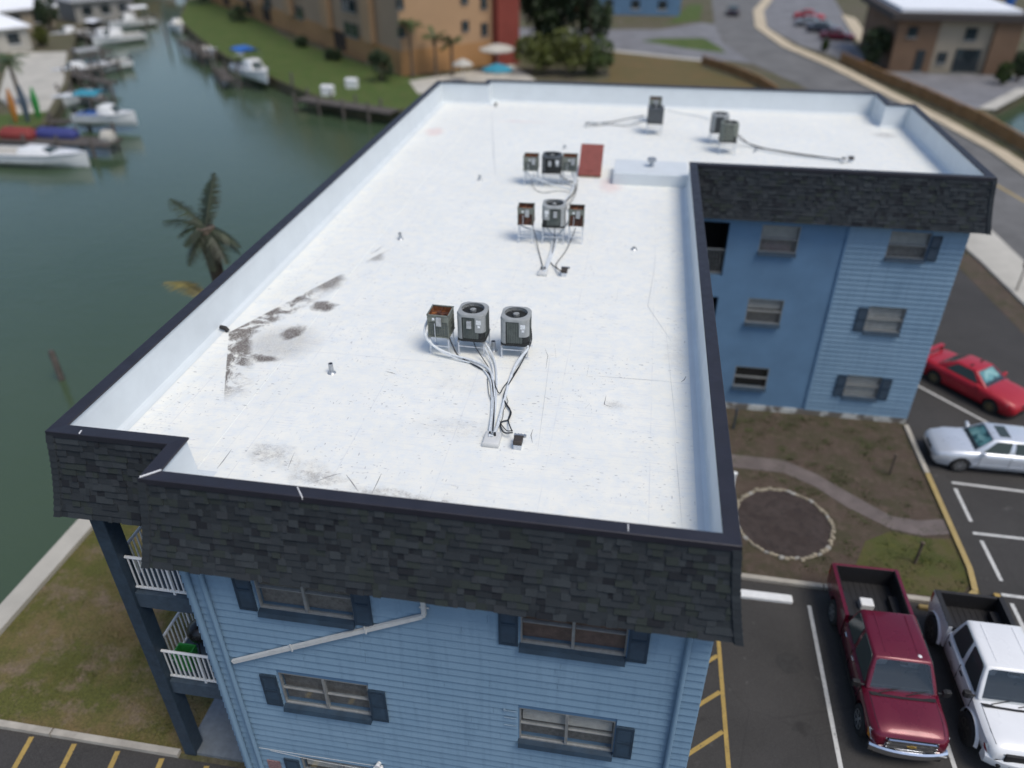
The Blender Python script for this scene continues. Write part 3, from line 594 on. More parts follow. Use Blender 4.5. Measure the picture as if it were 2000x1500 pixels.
# lap boards of the front
def boards(wall_o, axis, at, u0, u1, z0, z1, ex, wins, mt, name='siding_board'):
    n = int(round((z1-z0)/ex))
    for k in range(n):
        za, zb = z0+k*ex, min(z1, z0+(k+1)*ex+.012)
        cuts = sorted([(w_[0]-.02, w_[1]+.02) for w_ in wins if w_[2]-.01 < zb-.02 and w_[3]+.01 > za+.02]); segs = []; u = u0
        for c0, c1 in cuts: segs.append((u, c0)); u = c1
        segs.append((u, u1)); jt = []; jx = u0+random.uniform(.8, 3.6)
        while jx < u1-.5: jt.append(jx); jx += random.choice((3.05, 3.66, 3.66))
        sp = []
        for s0, s1 in segs:
            cs = [s0]+[j_ for j_ in jt if s0+.3 < j_ < s1-.3]+[s1]
            sp += [(a_+(.002 if i_ else 0), c_-(.002 if i_ < len(cs)-2 else 0)) for i_, (a_, c_) in enumerate(zip(cs, cs[1:]))]
        segs = sp
        lo = random.uniform(.042, .050)
        for s0, s1 in segs:
            if s1-s0 < .03: continue
            b = MB(); b.add([(s0,at-lo,za),(s1,at-lo,za),(s1,at-.004,zb),(s0,at-.004,zb),(s0,at,za),(s1,at,za),(s1,at,zb),(s0,at,zb)], [(0,1,2,3),(0,4,5,1),(0,3,7,4),(1,5,6,2),(2,6,7,3)]); obj(name, b, mt, wall_o)
boards(wallf, 'y', FY, -.025, 9.525, .12, WT, .2, fwin, m['siding'])
for k in range(41):          # courtyard side of the long wing
    za, zb = .12+k*.2, min(WT, .12+(k+1)*.2+.012); lo = random.uniform(.040, .048)
    if zb-za < .03: continue
    b = MB(); b.add([(9.48+lo,.20,za),(9.48+lo,18.44,za),(9.484,18.44,zb),(9.484,.20,zb),(9.48,.20,za),(9.48,18.44,za)], [(0,1,2,3),(0,4,5,1)]); obj('siding_board', b, m['siding'], wallf)
b = MB(); b.box(0,9.5,FY-.03,FY,0,.12); obj('foundation_band', b, m['concdk'], wallf)

def window(w_, y, kind='slider', curtain='browncurtain', half='dark', shutters=(1, 1), sill=True, blind=0.0, dep=.10):
    x0, x1, z0, z1 = w_; W = obj('window', MB().box(x0,x1,y+.20,y+.212,z0,z1), m['dark'], bld)
    f = MB(); t = .030; fy0, fy1 = y+dep-.10, y+dep-.03
    for a in ((x0,x0+t,z0,z1),(x1-t,x1,z0,z1),(x0+t,x1-t,z0,z0+t*1.3),(x0+t,x1-t,z1-t,z1)): f.box(a[0],a[1],fy0,fy1,a[2],a[3])
    xm = (x0+x1)/2; zm = (z0+z1)/2
    if kind == 'slider':
        f.box(xm-.026,xm+.026,fy0-.012,fy1,z0+t*1.3,z1-t); f.box(x0+t,xm-.035,fy0+.005,fy1,zm-.011,zm+.011); f.box(xm+.035,x1-t,fy0+.005,fy1,zm-.011,zm+.011)
    else: f.box(x0+t,x1-t,fy0-.008,fy1,zm-.025,zm+.025)
    obj('frame', f, m['frame'], W)
    cols = ((x0+t,xm-.035),(xm+.035,x1-t)) if kind == 'slider' else ((x0+t,x1-t),)
    for a, c in cols:
        for zz0, zz1 in ((z0+t*1.3,zm-.02),(zm+.02,z1-t)):
            g = MB(); g.box(a,c,fy1-.03,fy1-.022,zz0,zz1); obj('pane', g, m['pane'], W)
    cb = MB(); cb.add([(x0,y+.165,z0),(x1,y+.165,z0),(x1,y+.165,z1),(x0,y+.165,z1)], [(0,1,2,3)]); obj('curtain', cb, m[curtain], W)
    if blind:
        bl = MB(); n = int((z1-z0)*blind/.03)
        for k in range(n): zz = z1-.02-k*.03; bl.add([(x0+.05,y+.14,zz),(x1-.05,y+.14,zz),(x1-.05,y+.115,zz-.026),(x0+.05,y+.115,zz-.026)], [(0,1,2,3)])
        obj('blind', bl, m['blind'], W)
    if sill:
        s = MB(); s.add([(x0-.01,y-.14,z0-.10),(x1,y-.14,z0-.10),(x1,y-.105,z0-.005),(x0-.01,y-.105,z0-.005),(x0-.01,y+.03,z0-.10),(x1,y+.03,z0-.10),(x1,y+.03,z0+.008),(x0-.01,y+.03,z0+.008)], [(0,1,2,3),(3,2,6,7),(0,4,5,1),(0,3,7,4),(1,5,6,2)]); obj('sill', s, m['navy'], W)
    for sd, on in zip((-1, 1), shutters):
        if not on: continue
        a, c = (x0-.375, x0-.03) if sd < 0 else (x1+.015, x1+.36)
        s = MB(); zb, ztp = z0-.02, z1-.06; yy = y-.082
        s.box(a,c,yy+.012,yy+.030,zb,ztp); s.box(a,a+.045,yy,yy+.013,zb,ztp); s.box(c-.045,c,yy,yy+.013,zb,ztp)
        for zz in (zb, (zb+ztp)/2-.03, ztp-.06): s.box(a+.045,c-.045,yy+.001,yy+.013,zz,zz+.06)
        k = 0; zz = zb+.07
        while zz < ztp-.08:
            if abs(zz-(zb+ztp)/2) > .05: s.add([(a+.045,yy+.003,zz),(c-.045,yy+.003,zz),(c-.045,yy+.012,zz+.028),(a+.045,yy+.012,zz+.028)], [(0,1,2,3)])
            zz += .034
        obj('shutter', s, m['navy'], W)
    return W
window(fwin[0], FY, curtain='bronze'); window(fwin[1], FY, curtain='browncurtain')
window(fwin[2], FY, curtain='bronze'); window(fwin[3], FY, curtain='bronze', shutters=(0, 1), blind=.5); window(fwin[4], FY, curtain='bronze', blind=.45); window(fwin[5], FY, curtain='dark')
# pale ghost of a lost shutter: bare hooks
b = MB()
for zz in (4.88, 4.66, 4.42): b.box(5.98,6.22,FY-.06,FY-.05,zz,zz+.012)
b.box(5.97,6.01,FY-.062,FY-.05,4.86,4.93); obj('shutter_mount', b, plain('faded_blue_paint', (.24,.33,.42), .7), wallf)
# downspouts
def pipe(pts, r, mt, name='downspout', n=10): return obj(name, MB().tube(pts, r, n), mt, bld, smooth=True)
pipe([(.13,FY-.09,WT-.02),(.13,FY-.09,.1)], .065, m['siding']); pipe([(.44,FY-.095,WT-.02),(.44,FY-.095,.1)], .05, m['siding']); pipe([(9.13,FY-.095,WT-.02),(9.13,FY-.095,.1)], .05, m['siding'])
q0, q1, q2 = UY(825,1165,FY-.10), UY(823,1203,FY-.10), UY(455,1292,FY-.10)
b = MB(); b.obox((q0.x,FY-.10,WT-.03),(q0.x,FY-.10,q1.z+.05),.08,.065,0,(0,1,0)); b.tube([(q0.x,FY-.10,q1.z+.09),(q0.x-.015,FY-.10,q1.z+.02),(q0.x-.09,FY-.10,q1.z-.04)],.045,10); b.obox((q0.x-.06,FY-.10,q1.z-.02),(q2.x,FY-.10,q2.z),.06,.085)
for k in (.27, .66): pp = Vector((q0.x-.06,FY-.135,q1.z-.02)).lerp(Vector((q2.x,FY-.135,q2.z)), k); b.obox((pp.x-.008,pp.y+.002,pp.z+.12),(pp.x+.008,pp.y+.002,pp.z-.07),.025,.02,0,(0,1,0))
b.box(q0.x-.09,q0.x+.09,FY-.075,FY-.06,q1.z+.17,q1.z+.20); obj('drain_pipe', b, m['pvc'], bld)
# floodlight with its cable, small notice
fl = UY(740,1492,FY-.06); b = MB(); b.lathe([(.05,FY-.02),(.05,FY-.06)], fl.x, fl.z, 10, 0, 'y')
for dx, dz in ((-.06,-.06),(.06,-.06),(0,.05)): b.lathe([(.02,FY-.05),(.045,FY-.09),(.055,FY-.15),(.05,FY-.16)], fl.x+dx, fl.z+dz, 10, 0, 'y')
obj('floodlight', b, m['white'], bld, smooth=True)
b = MB(); b.tube([(.50,FY-.06,2.22),(1.6,FY-.06,2.215),(3.15,FY-.06,2.24)],.005,6); b.tube([(.75,FY-.06,2.18),(1.8,FY-.06,2.06),(3.0,FY-.06,2.03)],.005,6); obj('cable', b, m['pvc'], bld)
b = MB(); b.box(.60,.90,FY-.07,FY-.05,1.42,1.78); obj('notice_board', b, m['sign'], bld)

# wing wall -----------------------------------------------------------
GY = 18.455
gA = [(12.15,13.47,6.88,7.90),(12.13,13.43,3.97,5.0),(12.12,13.42,1.06,2.0)]; gB = [(16.48,17.80,6.95,7.93),(16.45,17.74,3.99,5.02),(16.37,17.65,1.05,2.06)]
gV = [(10.0,11.03,5.82,7.9),(10.0,11.03,2.9,4.95)]
b = MB(); holed(b, 'y', GY, .22, 9.5, 18.95, 0, WT, gA+gB+gV); b.box(15.03,15.10,GY-.055,GY,.25,WT); wallw = obj('wing_wall', b, m['stucco'], bld)
boards(wallw, 'y', GY, 15.10, 18.99, .25, WT, .2, gB, m['siding'])
b = MB(); b.box(9.55,18.97,GY-.05,GY-.003,-.05,.24); obj('foundation', b, m['found'], wallw)
window(gA[0], GY, 'hung', 'bronze', shutters=(0,0), blind=.5); window(gA[1], GY, 'hung', 'bronze', shutters=(0,0), blind=.42); window(gA[2], GY, 'hung', 'dark', shutters=(0,0))
window(gB[0], GY, 'hung', 'bronze', shutters=(0,1), blind=.5); window(gB[1], GY, 'hung', 'blind', shutters=(1,0), blind=.98); window(gB[2], GY, 'hung', 'blind', shutters=(1,1), blind=.98)
for k, (x0, x1, z0, z1) in enumerate(gV):
    b = MB(); b.box(x0,x1,GY+1.6,GY+1.62,z0,z1); b.box(x0-.02,x0,GY+.22,GY+1.6,z0,z1); b.box(x1,x1+.02,GY+.22,GY+1.6,z0,z1); b.box(x0,x1,GY+.22,GY+1.6,z0-.02,z0); b.box(x0,x1,GY+.22,GY+1.6,z1,z1+.02); o = obj('breezeway_opening', b, m['dark'], bld)
    [obj('rail', MB().box(x0,x1,GY+.08,GY+.14,z0+za,z0+zb_), m['frame'], o) for za, zb_ in ((.98,1.03),(.06,.10))]
    for i in range(9): xx = x0+.06+i*.115; obj('baluster', MB().box(xx-.012,xx+.012,GY+.098,GY+.122,z0+.10,z0+.98), m['frame'], o)

# west balconies ------------------------------------------------------
b = MB(); b.box(-2.2,.0,.95,29.4,-.05,.10); obj('patio', b, m['slabfl'], bld)
for k, zf in enumerate((2.9, 5.82)):
    b = MB(); b.box(-2.15,.0,.98,29.4,zf-.14,zf); b.box(-2.15,.0,.98,1.16,zf-.42,zf-.14); b.box(-2.15,-1.97,1.16,29.4,zf-.42,zf-.14)
    bal = obj('balcony', b, m['slab'], bld)
    def rail(p, q, zf=zf, bal=bal, n=10):
        r = MB(); p, q = Vector(p), Vector(q); up = Vector((0,0,1))
        r.tube([p+up*(zf+.95), q+up*(zf+.95)], .034, 8); r.obox(p+up*(zf+.09), q+up*(zf+.09), .045, .04); obj('railing', r, m['white'], bal, smooth=True)
        for i in range(n+1):
            c = p.lerp(q, i/n); w2 = .024 if i % 9 == 8 else .013
            obj('baluster', MB().box(c.x-w2,c.x+w2,c.y-w2,c.y+w2,zf+.0 if w2 > .02 else zf+.09,zf+.95), m['white'], bal)
    rail((-1.98,1.08,0),(-.02,1.08,0), n=17); rail((-2.07,1.35,0),(-2.07,4.6,0), n=26); rail((-2.07,4.95,0),(-2.07,8.3,0), n=26)
for y0 in (.9, 4.6, 8.3, 12, 15.7, 19.4, 23.1, 26.8, 29.1):
    obj('post', MB().cbox(-2.21,-1.91,y0,y0+.38,.05,WT,.01), m['navydk'], bld)
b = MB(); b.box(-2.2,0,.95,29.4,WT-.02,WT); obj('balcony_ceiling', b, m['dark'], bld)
for y0 in (2.2, 5.5): obj('balcony_door', MB().box(-.03,.02,y0,y0+1.6,5.84,7.9), m['bronze'], bld)

# things on the second-floor balcony
g = thing('kettle_grill', 'black kettle grill on the second floor balcony behind white railing', 'grill', (-1.42,1.85,2.9))
b = MB(); b.lathe([(.03,3.45),(.18,3.47),(.27,3.56),(.30,3.68),(.30,3.70)],-1.42,1.85,18); obj('bowl', b, m['grillb'], g, smooth=True)
b = MB(); b.lathe([(.305,3.70),(.29,3.80),(.20,3.90),(.05,3.95)],-1.42,1.85,18); b.lathe([(.02,3.95),(.02,3.99)],-1.42,1.85,8); obj('lid', b, m['grillb'], g, smooth=True)
for a in (.4, 2.5, 4.6): obj('leg', MB().tube([(-1.42+.15*cos(a),1.85+.15*sin(a),3.5),(-1.42+.27*cos(a),1.85+.27*sin(a),2.905)],.014,6), m['blackm'], g)
g = thing('basket', 'bright green plastic basket beside the black grill on the balcony', 'basket', (-1.66,1.42,2.9))
b = MB(); b.loft([[(-1.66+sx*.17,1.42+sy*.14,2.905) for sx,sy in ((-1,-1),(1,-1),(1,1),(-1,1))],[(-1.66+sx*.21,1.42+sy*.18,3.48) for sx,sy in ((-1,-1),(1,-1),(1,1),(-1,1))],[(-1.66+sx*.18,1.42+sy*.15,3.48) for sx,sy in ((-1,-1),(1,-1),(1,1),(-1,1))],[(-1.66+sx*.15,1.42+sy*.12,2.95) for sx,sy in ((-1,-1),(1,-1),(1,1),(-1,1))]],0,True,True); obj('body', b, m['greenk'], g)
b = MB()
for zz in (3.05,3.15,3.25,3.35): b.loft([[(-1.66+sx*(.18+.04*(zz-2.9)/.6+.005),1.42+sy*(.15+.04*(zz-2.9)/.6+.005),zz+h) for sx,sy in ((-1,-1),(1,-1),(1,1),(-1,1))] for h in (0,.02)])
obj('rim', b, m['greenk'], g)

# roof furniture that belongs to the building -----------------------------
b = MB(); b.cbox(6.76,9.36,18.52,20.15,ZD,9.47,.012); obj('roof_curb', b, m['parapet'], bld)
def vent(x, y, h, r, mt='galv', z=ZD):
    o = obj('vent_pipe', MB().lathe([(r*1.9,z+.001),(r*1.5,z+.02),(r*1.03,z+.05),(r,z+h),(r*.8,z+h),(r*.8,z+h-.08)], x, y, 12, 0, 'z', True, True), m[mt], bld, smooth=True)
    obj('pipe_mouth', MB().lathe([(r*.79,z+h-.03),(r*.75,z+h-.012)], x, y, 12), m['blackm'], o); return o
for px, py, h in ((964,684,.22),(648,728,.22),(937,352,.16),(782,467,.18),(1238,487,.06),(1103,290,.12),(1475,297,.12)):
    p = U(px, py, ZD); vent(p.x, p.y, h*1.1, .052)
p = U(1272,325,9.47); b = MB(); b.lathe([(.11,9.47),(.10,9.50),(.085,9.52),(.085,9.64),(.15,9.66),(.165,9.70),(.16,9.77),(.10,9.79)],p.x,p.y,14); obj('mushroom_vent', b, m['galv'], bld, smooth=True)
# drain scupper at the west parapet
b = MB(); b.tube([(-1.99,6.35,ZD+.10),(-1.86,6.33,ZD+.09),(-1.80,6.32,ZD+.02)],.055,10); obj('drain', b, m['blackm'], bld, smooth=True)
p = U(968,208,ZD); b = MB(); b.tube([(p.x,p.y+.12,ZD+.12),(p.x,p.y,ZD+.10),(p.x,p.y-.03,ZD+.01)],.05,10); obj('drain', b, m['blackm'], bld, smooth=True)
# red roof hatch: curb with sloping lid
h = thing('roof_hatch', 'red painted roof hatch with steep lid beside rusty air conditioner', 'hatch', (5.88,19.6,ZD))
b = MB(); b.add([(5.5,19.16,ZD),(6.27,19.16,ZD),(6.27,20.15,ZD),(5.5,20.15,ZD),(5.5,19.16,ZD+.07),(6.27,19.16,ZD+.07),(6.27,20.15,ZD+.85),(5.5,20.15,ZD+.85)],[(0,1,5,4),(1,2,6,5),(2,3,7,6),(3,0,4,7),(4,5,6,7)]); obj('curb', b, m['tan'], h)
b = MB(); e0, e1 = Vector((5.885,19.13,ZD+.10)), Vector((5.885,20.12,ZD+.925)); b.obox(e0, e1, .83, .045); b.obox(e0+Vector((0,-.005,-.015)), e0+Vector((0,.012,-.001)), .85, .09); obj('lid', b, m['hatch'], h)
obj('handle', MB().tube([e0.lerp(e1,.12)+Vector((-.1,-.015,.04)),e0.lerp(e1,.12)+Vector((-.1,-.05,.06)),e0.lerp(e1,.12)+Vector((.1,-.05,.06)),e0.lerp(e1,.12)+Vector((.1,-.015,.04))],.009,6), m['hatch'], h)
# ------------------------------------------------------------------ rooftop air conditioners
def rsq(hw, c, z, n=4):
    """rounded square outline"""
    r = []
    for k, (sx, sy) in enumerate(((1,1),(-1,1),(-1,-1),(1,-1))):
        for i in range(n+1):
            a = pi/2*k+pi/2*i/n; r.append((sx*(hw-c)+c*cos(a), sy*(hw-c)+c*sin(a), z))
    return r
def stand(t, hw, mt, LEG):
    for sx in (-1, 1):
        for sy in (-1, 1):
            b = MB(); x, y = sx*(hw-.03), sy*(hw-.04); b.obox((x,y,.004),(x,y,LEG-.02),.028,.028); b.box(x-.05,x+.05,y-.05,y+.05,0,.006); obj('leg', b, m[mt], t)
        obj('stand_rail', MB().box(sx*(hw-.03)-.02,sx*(hw-.03)+.02,-hw-.02,hw+.02,LEG-.035,LEG), m['galv'], t)
    for sy in (-1, 1): obj('cross_brace', MB().obox((-hw+.03,sy*(hw-.04),.2),(hw-.03,sy*(hw-.04),.2),.02,.02), m[mt], t)
def ac_new(label, loc, rz=0.0, hw=.32, h=.68, body='acdark', corner='acgrey', cap='acgrey', box=(0,), labels=True, bay=1, square=False, ribs=True, group=None, LEG=.36):
    t = thing('air_conditioner', label, 'air conditioner', loc, rz, group, local=True); stand(t, hw, 'greyw', LEG); z0, z1 = LEG, LEG+h; cr = .05 if square else .13
    obj('coil_core', MB().loft([rsq(hw-.025, cr*.9, z0+.02), rsq(hw-.025, cr*.9, z1-.06)],0,True,True), m['acblack'], t, smooth=50)
    obj('base_pan', MB().loft([rsq(hw+.005, cr, z0), rsq(hw+.005, cr, z0+.05), rsq(hw-.02, cr, z0+.055)],0,True,True), m['acblack'], t, smooth=40)
    # louvred side panels
    for k in range(4):
        b = MB(); a = k*pi/2; n = 7 if ribs else 1
        if ribs:
            for i in range(n):
                u0 = -hw+cr+.02+i*(2*(hw-cr)-.04)/n; u1 = u0+(2*(hw-cr)-.04)/n
                b.box(hw-.022,hw-.006,u0+.004,u0+.016,z0+.06,z1-.07); b.add([(hw-.008,u0+.016,z0+.07),(hw-.024,u1,z0+.07),(hw-.024,u1,z1-.08),(hw-.008,u0+.016,z1-.08)],[(0,1,2,3)])
        else: b.box(hw-.022,hw-.006,-hw+cr,hw-cr,z0+.06,z1-.07)
        b.shift((0,0,0), a); obj('louvre_panel', b, m[body], t)
        # corner posts
        cb = MB(); ang = [pi/2*k+pi/2*i/4 for i in range(5)]; sx, sy = ((1,1),(-1,1),(-1,-1),(1,-1))[k]
        if not (bay is not None and k == (3 if bay == 1 else 2)):
            ring = lambda r, z: [(sx*(hw-cr)+r*cos(q), sy*(hw-cr)+r*sin(q), z) for q in ang]
            o_, i_ = ring(cr, z0+.05), ring(cr-.012, z0+.05); o2, i2 = ring(cr, z1-.055), ring(cr-.012, z1-.055)
            cb.loft([o_+i_[::-1], o2+i2[::-1]],0,True,True); obj('corner_post', cb, m[corner], t, smooth=40)
    if bay is not None:    # service corner: smooth cover above, open black bay below
        k = 3 if bay == 1 else 2; sx, sy = ((1,1),(-1,1),(-1,-1),(1,-1))[k]; r2 = cr+.02
        ang = [pi/2*k+pi/2*i/6 for i in range(7)]
        pts = [(sx*(hw-cr)+cr*cos(q), sy*(hw-cr)+cr*sin(q)) for q in ang]
        ext = [(sx*(hw-.22), sy*hw)]; ext2 = [(sx*hw, sy*(hw-.12))]
        pl = (ext+pts+ext2) if k == 2 else (ext2+pts+ext)
        if k == 2: pl = ext2+pts+ext
        if k == 3: pl = ext+pts+ext2
        cc = MB(); pl_in = [(x*.9, y*.9) for x, y in pl]
        cc.loft([[(x*1.005,y*1.005,z0+.24) for x,y in pl]+[(x,y,z0+.24) for x,y in pl_in[::-1]], [(x*1.005,y*1.005,z1-.058) for x,y in pl]+[(x,y,z1-.058) for x,y in pl_in[::-1]]],0,True,True); obj('service_cover', cc, m[corner], t, smooth=40)
        if labels:
            b = MB(); b.box(sx*(hw-.19) if sx > 0 else -hw+.08, sx*(hw-.08) if sx > 0 else -hw+.19, -hw-.008, -hw-.003, z1-.22, z1-.11); b.box(sx*(hw-.13)-.03, sx*(hw-.13)+.03, -hw-.008, -hw-.003, z1-.30, z1-.24); obj('label_plate', b, m['label'], t)
    # top cover with round opening
    tc = MB(); n = 24; inner = hw*.80
    outl = []
    for i in range(n):
        a = 2*pi*i/n; c, s = cos(a), sin(a); R = min(hw/max(abs(c), abs(s), 1e-6), (hw-cr*.42)*1.414 if not square else 9)
        outl.append((R*c*1.01, R*s*1.01))
    P = lambda f, z: [(x*f, y*f, z) for x, y in outl]
    Q = lambda r, z: [(r*cos(2*pi*i/n), r*sin(2*pi*i/n), z) for i in range(n)]
    tc.loft([P(1,z1-.06), P(1.005,z1-.02), P(.97,z1+.005), Q(inner+.015,z1+.022), Q(inner,z1+.018), Q(inner-.01,z1-.10)]); obj('top_cover', tc, m[cap], t, smooth=35)
    b = MB(); b.lathe([(inner-.012,z1-.12),(inner-.012,z1-.10)],0,0,n); obj('fan_well', b, m['acblack'], t)
    f = MB()
    for k in range(3):
        a = k*2*pi/3+.4; f.add([(.05*cos(a),.05*sin(a),z1-.07),(inner*.92*cos(a-.30),inner*.92*sin(a-.30),z1-.05),(inner*.92*cos(a+.35),inner*.92*sin(a+.35),z1-.09),(.05*cos(a+.7),.05*sin(a+.7),z1-.08)],[(0,1,2,3)])
    obj('fan', f, m['acnavy'], t)
    obj('fan_motor', MB().lathe([(.075,z1-.06),(.075,z1-.01),(.05,z1+.002)],0,0,12), m['acgrey'], t, smooth=True)
    g = MB()
    for r in (.10,.15,.20,.25):
        if r < inner: g.tube([(r*cos(2*pi*i/24), r*sin(2*pi*i/24), z1+.016) for i in range(25)], .0028, 4, 0, False)
    for k in range(8): a = k*pi/4; g.tube([(.06*cos(a),.06*sin(a),z1+.018),(inner*cos(a),inner*sin(a),z1+.017)], .003, 4)
    obj('fan_guard', g, m['acblack'], t)
    for bx in box: obj('control_box', MB().cbox(bx-.055,bx+.055,-hw-.075,-hw-.012,z1-.30,z1-.12,.008), m['galv'], t)
    return t
def ac_old(label, loc, rz=0.0, hw=.25, h=.60, rusty=False, box=0.0, top='rust', strap=True, LEG=.45):
    t = thing('rusted_air_conditioner', label, 'air conditioner', loc, rz, local=True); stand(t, hw, 'greyw', LEG); z0, z1 = LEG, LEG+h; th = .012
    sh = MB()          # open shell with rim
    for a in range(4):
        b = MB(); b.box(hw-th,hw,-hw,hw-th,z1-.17,z1); b.box(hw-.02,hw+.008,-hw-.004,hw+.004,z1-.018,z1+.004); b.shift((0,0,0), a*pi/2); sh.v, o = sh.v, len(sh.v); sh.add(b.v, b.f)
    for sx in (-1,1):
        for sy in (-1,1): sh.box(sx*hw-(.03 if sx > 0 else 0),sx*hw+(.03 if sx < 0 else 0),sy*hw-(.03 if sy > 0 else 0),sy*hw+(.03 if sy < 0 else 0),z0,z1-.17)
    obj('casing', sh, m['acold'], t)
    obj('coil', MB().box(-hw+.02,hw-.02,-hw+.02,hw-.02,z0+.01,z1-.18), m['rustdk' if rusty else 'acdark'], t)
    obj('base_pan', MB().box(-hw-.005,hw+.005,-hw-.005,hw+.005,z0-.004,z0+.025), m['rustdk' if rusty else 'acold'], t)
    for a in range(4):
        b = MB()
        for i in range(8):
            u = -hw+.05+i*(2*hw-.1)/7; b.box(hw-.022,hw-.010,u-.004,u+.004,z0+.03,z1-.18)
        for zz in (z0+.06,z0+.2,z0+.33): b.box(hw-.012,hw-.007,-hw+.03,hw-.03,zz,zz+.008)
        b.shift((0,0,0), a*pi/2); obj('fin_guard', b, m['rustdk' if rusty else 'acold'], t)
    inn = MB(); inn.box(-hw+.014,hw-.014,-hw+.014,hw-.014,z1-.16,z1-.15); obj('rusted_floor', inn, m[top], t)
    inn = MB()
    for k in range(4): a = k*pi/2+.5; inn.obox((0,0,z1-.10),(.17*cos(a),.17*sin(a),z1-.09),.10,.008)
    inn.lathe([(.06,z1-.14),(.06,z1-.07),(.04,z1-.06)],0,0,10); inn.tube([(-hw+.02,0,z1-.04),(0,.02,z1-.055),(hw-.02,-.01,z1-.03)],.008,6); inn.tube([(0,-hw+.02,z1-.03),(0,hw-.02,z1-.04)],.008,6); obj('seized_fan', inn, m['rustdk' if top == 'rust' else 'rust'], t)
    b = MB()
    for u in range(4): b.box(hw-th-.002,hw-th,-hw+.02,hw-.02,z1-.15,z1-.02); b.shift((0,0,0), pi/2)
    obj('inner_face', b, m[top], t)
    obj('control_box', MB().cbox(box-.06,box+.06,-hw-.065,-hw-.004,z1-.24,z1-.03,.008), m['galv'], t)
    obj('label_plate', MB().box(box-.16,box-.10,-hw-.006,-hw-.001,z1-.13,z1-.07), m['label'], t)
    if strap: obj('drip_pipe', MB().tube([(-hw*.3,-hw-.02,z1-.2),(-hw*.3,-hw-.02,z0-.1)],.008,6), m['greyw'], t)
    return t
P = lambda x, y: (x, y, ZD+.001)
ac_old('small rusted open-topped air conditioner left of two round-cornered units above the cable curb', P(3.50,6.34), -.03, .245, .56, False, .03)
ac_new('grey ribbed air conditioner between the rusted unit and vent pipe', P(4.22,6.50), -.02, .325, .67, box=(-.02,))
ac_new('grey ribbed air conditioner standing right of the short vent pipe', P(5.20,6.52), .02, .325, .67, box=(), LEG=.32)
ac_old('rusted square air conditioner with brown coil, row with one big grey unit, away from hatch', P(4.46,13.02), .05, .235, .50, True, .05, 'rustdk', LEG=.58)
ac_new('big ribbed grey air conditioner flanked by two rusty open-topped ones', P(5.27,13.20), .06, .34, .64, box=(.05,), bay=0, LEG=.50)
ac_old('narrow rusted air conditioner with dark red open top right of the big grey unit', P(5.94,13.18), .04, .225, .50, True, .05, 'rustdk', LEG=.56)
ac_old('small olive grey rust-topped air conditioner left of the dark slate unit', P(3.88,18.16), .04, .255, .48, False, .1, LEG=.54)
ac_new('dark slate air conditioner between two rust-topped units near red hatch', P(4.60,18.28), .03, .34, .58, body='acblack', corner='acnavy', cap='acnavy', box=(-.05,), bay=1, LEG=.46)
ac_old('small olive grey rust-topped air conditioner touching the red hatch side', P(5.23,18.32), .02, .255, .48, False, .12, LEG=.54)
ac_new('plain dark square air conditioner on tall legs near back parapet', P(8.14,25.42), .02, .33, .62, body='acnavy', corner='acnavy', cap='acnavy', box=(), labels=False, bay=None, square=True, ribs=False, LEG=.46)
ac_old('small grey air conditioner half hidden behind the dark square unit', P(8.12,27.35), 0, .27, .56, False, .05, 'rustdk', LEG=.46)
ac_new('dark ribbed air conditioner partly hidden behind pale ribbed unit on the wing', P(10.72,24.40), .03, .33, .70, body='acnavy', corner='acgrey', box=(), labels=False, LEG=.46)
ac_new('pale ribbed air conditioner over the wing with long cables to far curb', P(11.00,23.10), .03, .33, .70, body='acold', corner='acold', cap='acold', box=(), labels=False, LEG=.46)

# pipe curbs and junction boxes
def curb(x, y, s, label):
    t = thing('pipe_curb', label, 'curb', (x, y, ZD), 0)
    b = MB(); b.loft([[(x+a*s,y+c*s*1.25,ZD+.001) for a,c in ((-1,-1),(1,-1),(1,1),(-1,1))],[(x+a*s,y+c*s*1.25,ZD+.07) for a,c in ((-1,-1),(1,-1),(1,1),(-1,1))],[(x+a*s*.86,y+c*s*1.1,ZD+.11) for a,c in ((-1,-1),(1,-1),(1,1),(-1,1))]],0,True,True); obj('cover', modded(b, bevel=.015), m['pvc'], t, smooth=30)
    for k, (dx, dy) in enumerate(((-.05,.06),(.0,.08),(.05,.05),(.0,.02))):
        obj('sleeve', MB().lathe([(.022,ZD+.10),(.022,ZD+.17),(.016,ZD+.19)],x+dx,y+dy,8), m['galv' if k % 2 else 'cableblk'], t)
curb(5.275,3.08,.165,'white pipe curb at the end of the longest pipe bundle'); curb(5.27,10.74,.13,'white pipe curb below the row with one big grey unit')
curb(15.35,22.45,.12,'far pipe curb at the end of the wing cables'); curb(5.25,26.0,.12,'far pipe curb at the end of cables from dark square unit')
def jbox(x, y, label):
    t = thing('junction_box', label, 'junction box', (x, y, ZD))
    obj('pedestal', MB().box(x-.075,x+.075,y-.09,y+.09,ZD+.001,ZD+.12), m['greyw'], t)
    obj('box', MB().cbox(x-.085,x+.085,y-.10,y+.11,ZD+.12,ZD+.21,.012), plain('weathered_black_box', (.045,.036,.030), .6, var=.3, scale=14), t)
    b = MB()
    for k in range(4): b.tube([(x-.08+k*.06,y+.10,ZD+.17),(x-.08+k*.06,y+.19,ZD+.175)],.02,8)
    b.box(x-.10,x+.14,y+.12,y+.16,ZD+.15,ZD+.20); obj('conduit_fittings', b, m['galv'], t)
jbox(5.80,2.98,'dark rusted junction box beside the nearer white pipe curb'); jbox(5.86,10.73,'dark junction box beside the middle pipe curb')
jbox(15.62,22.5,'dark junction box at the far end of the wing cables')

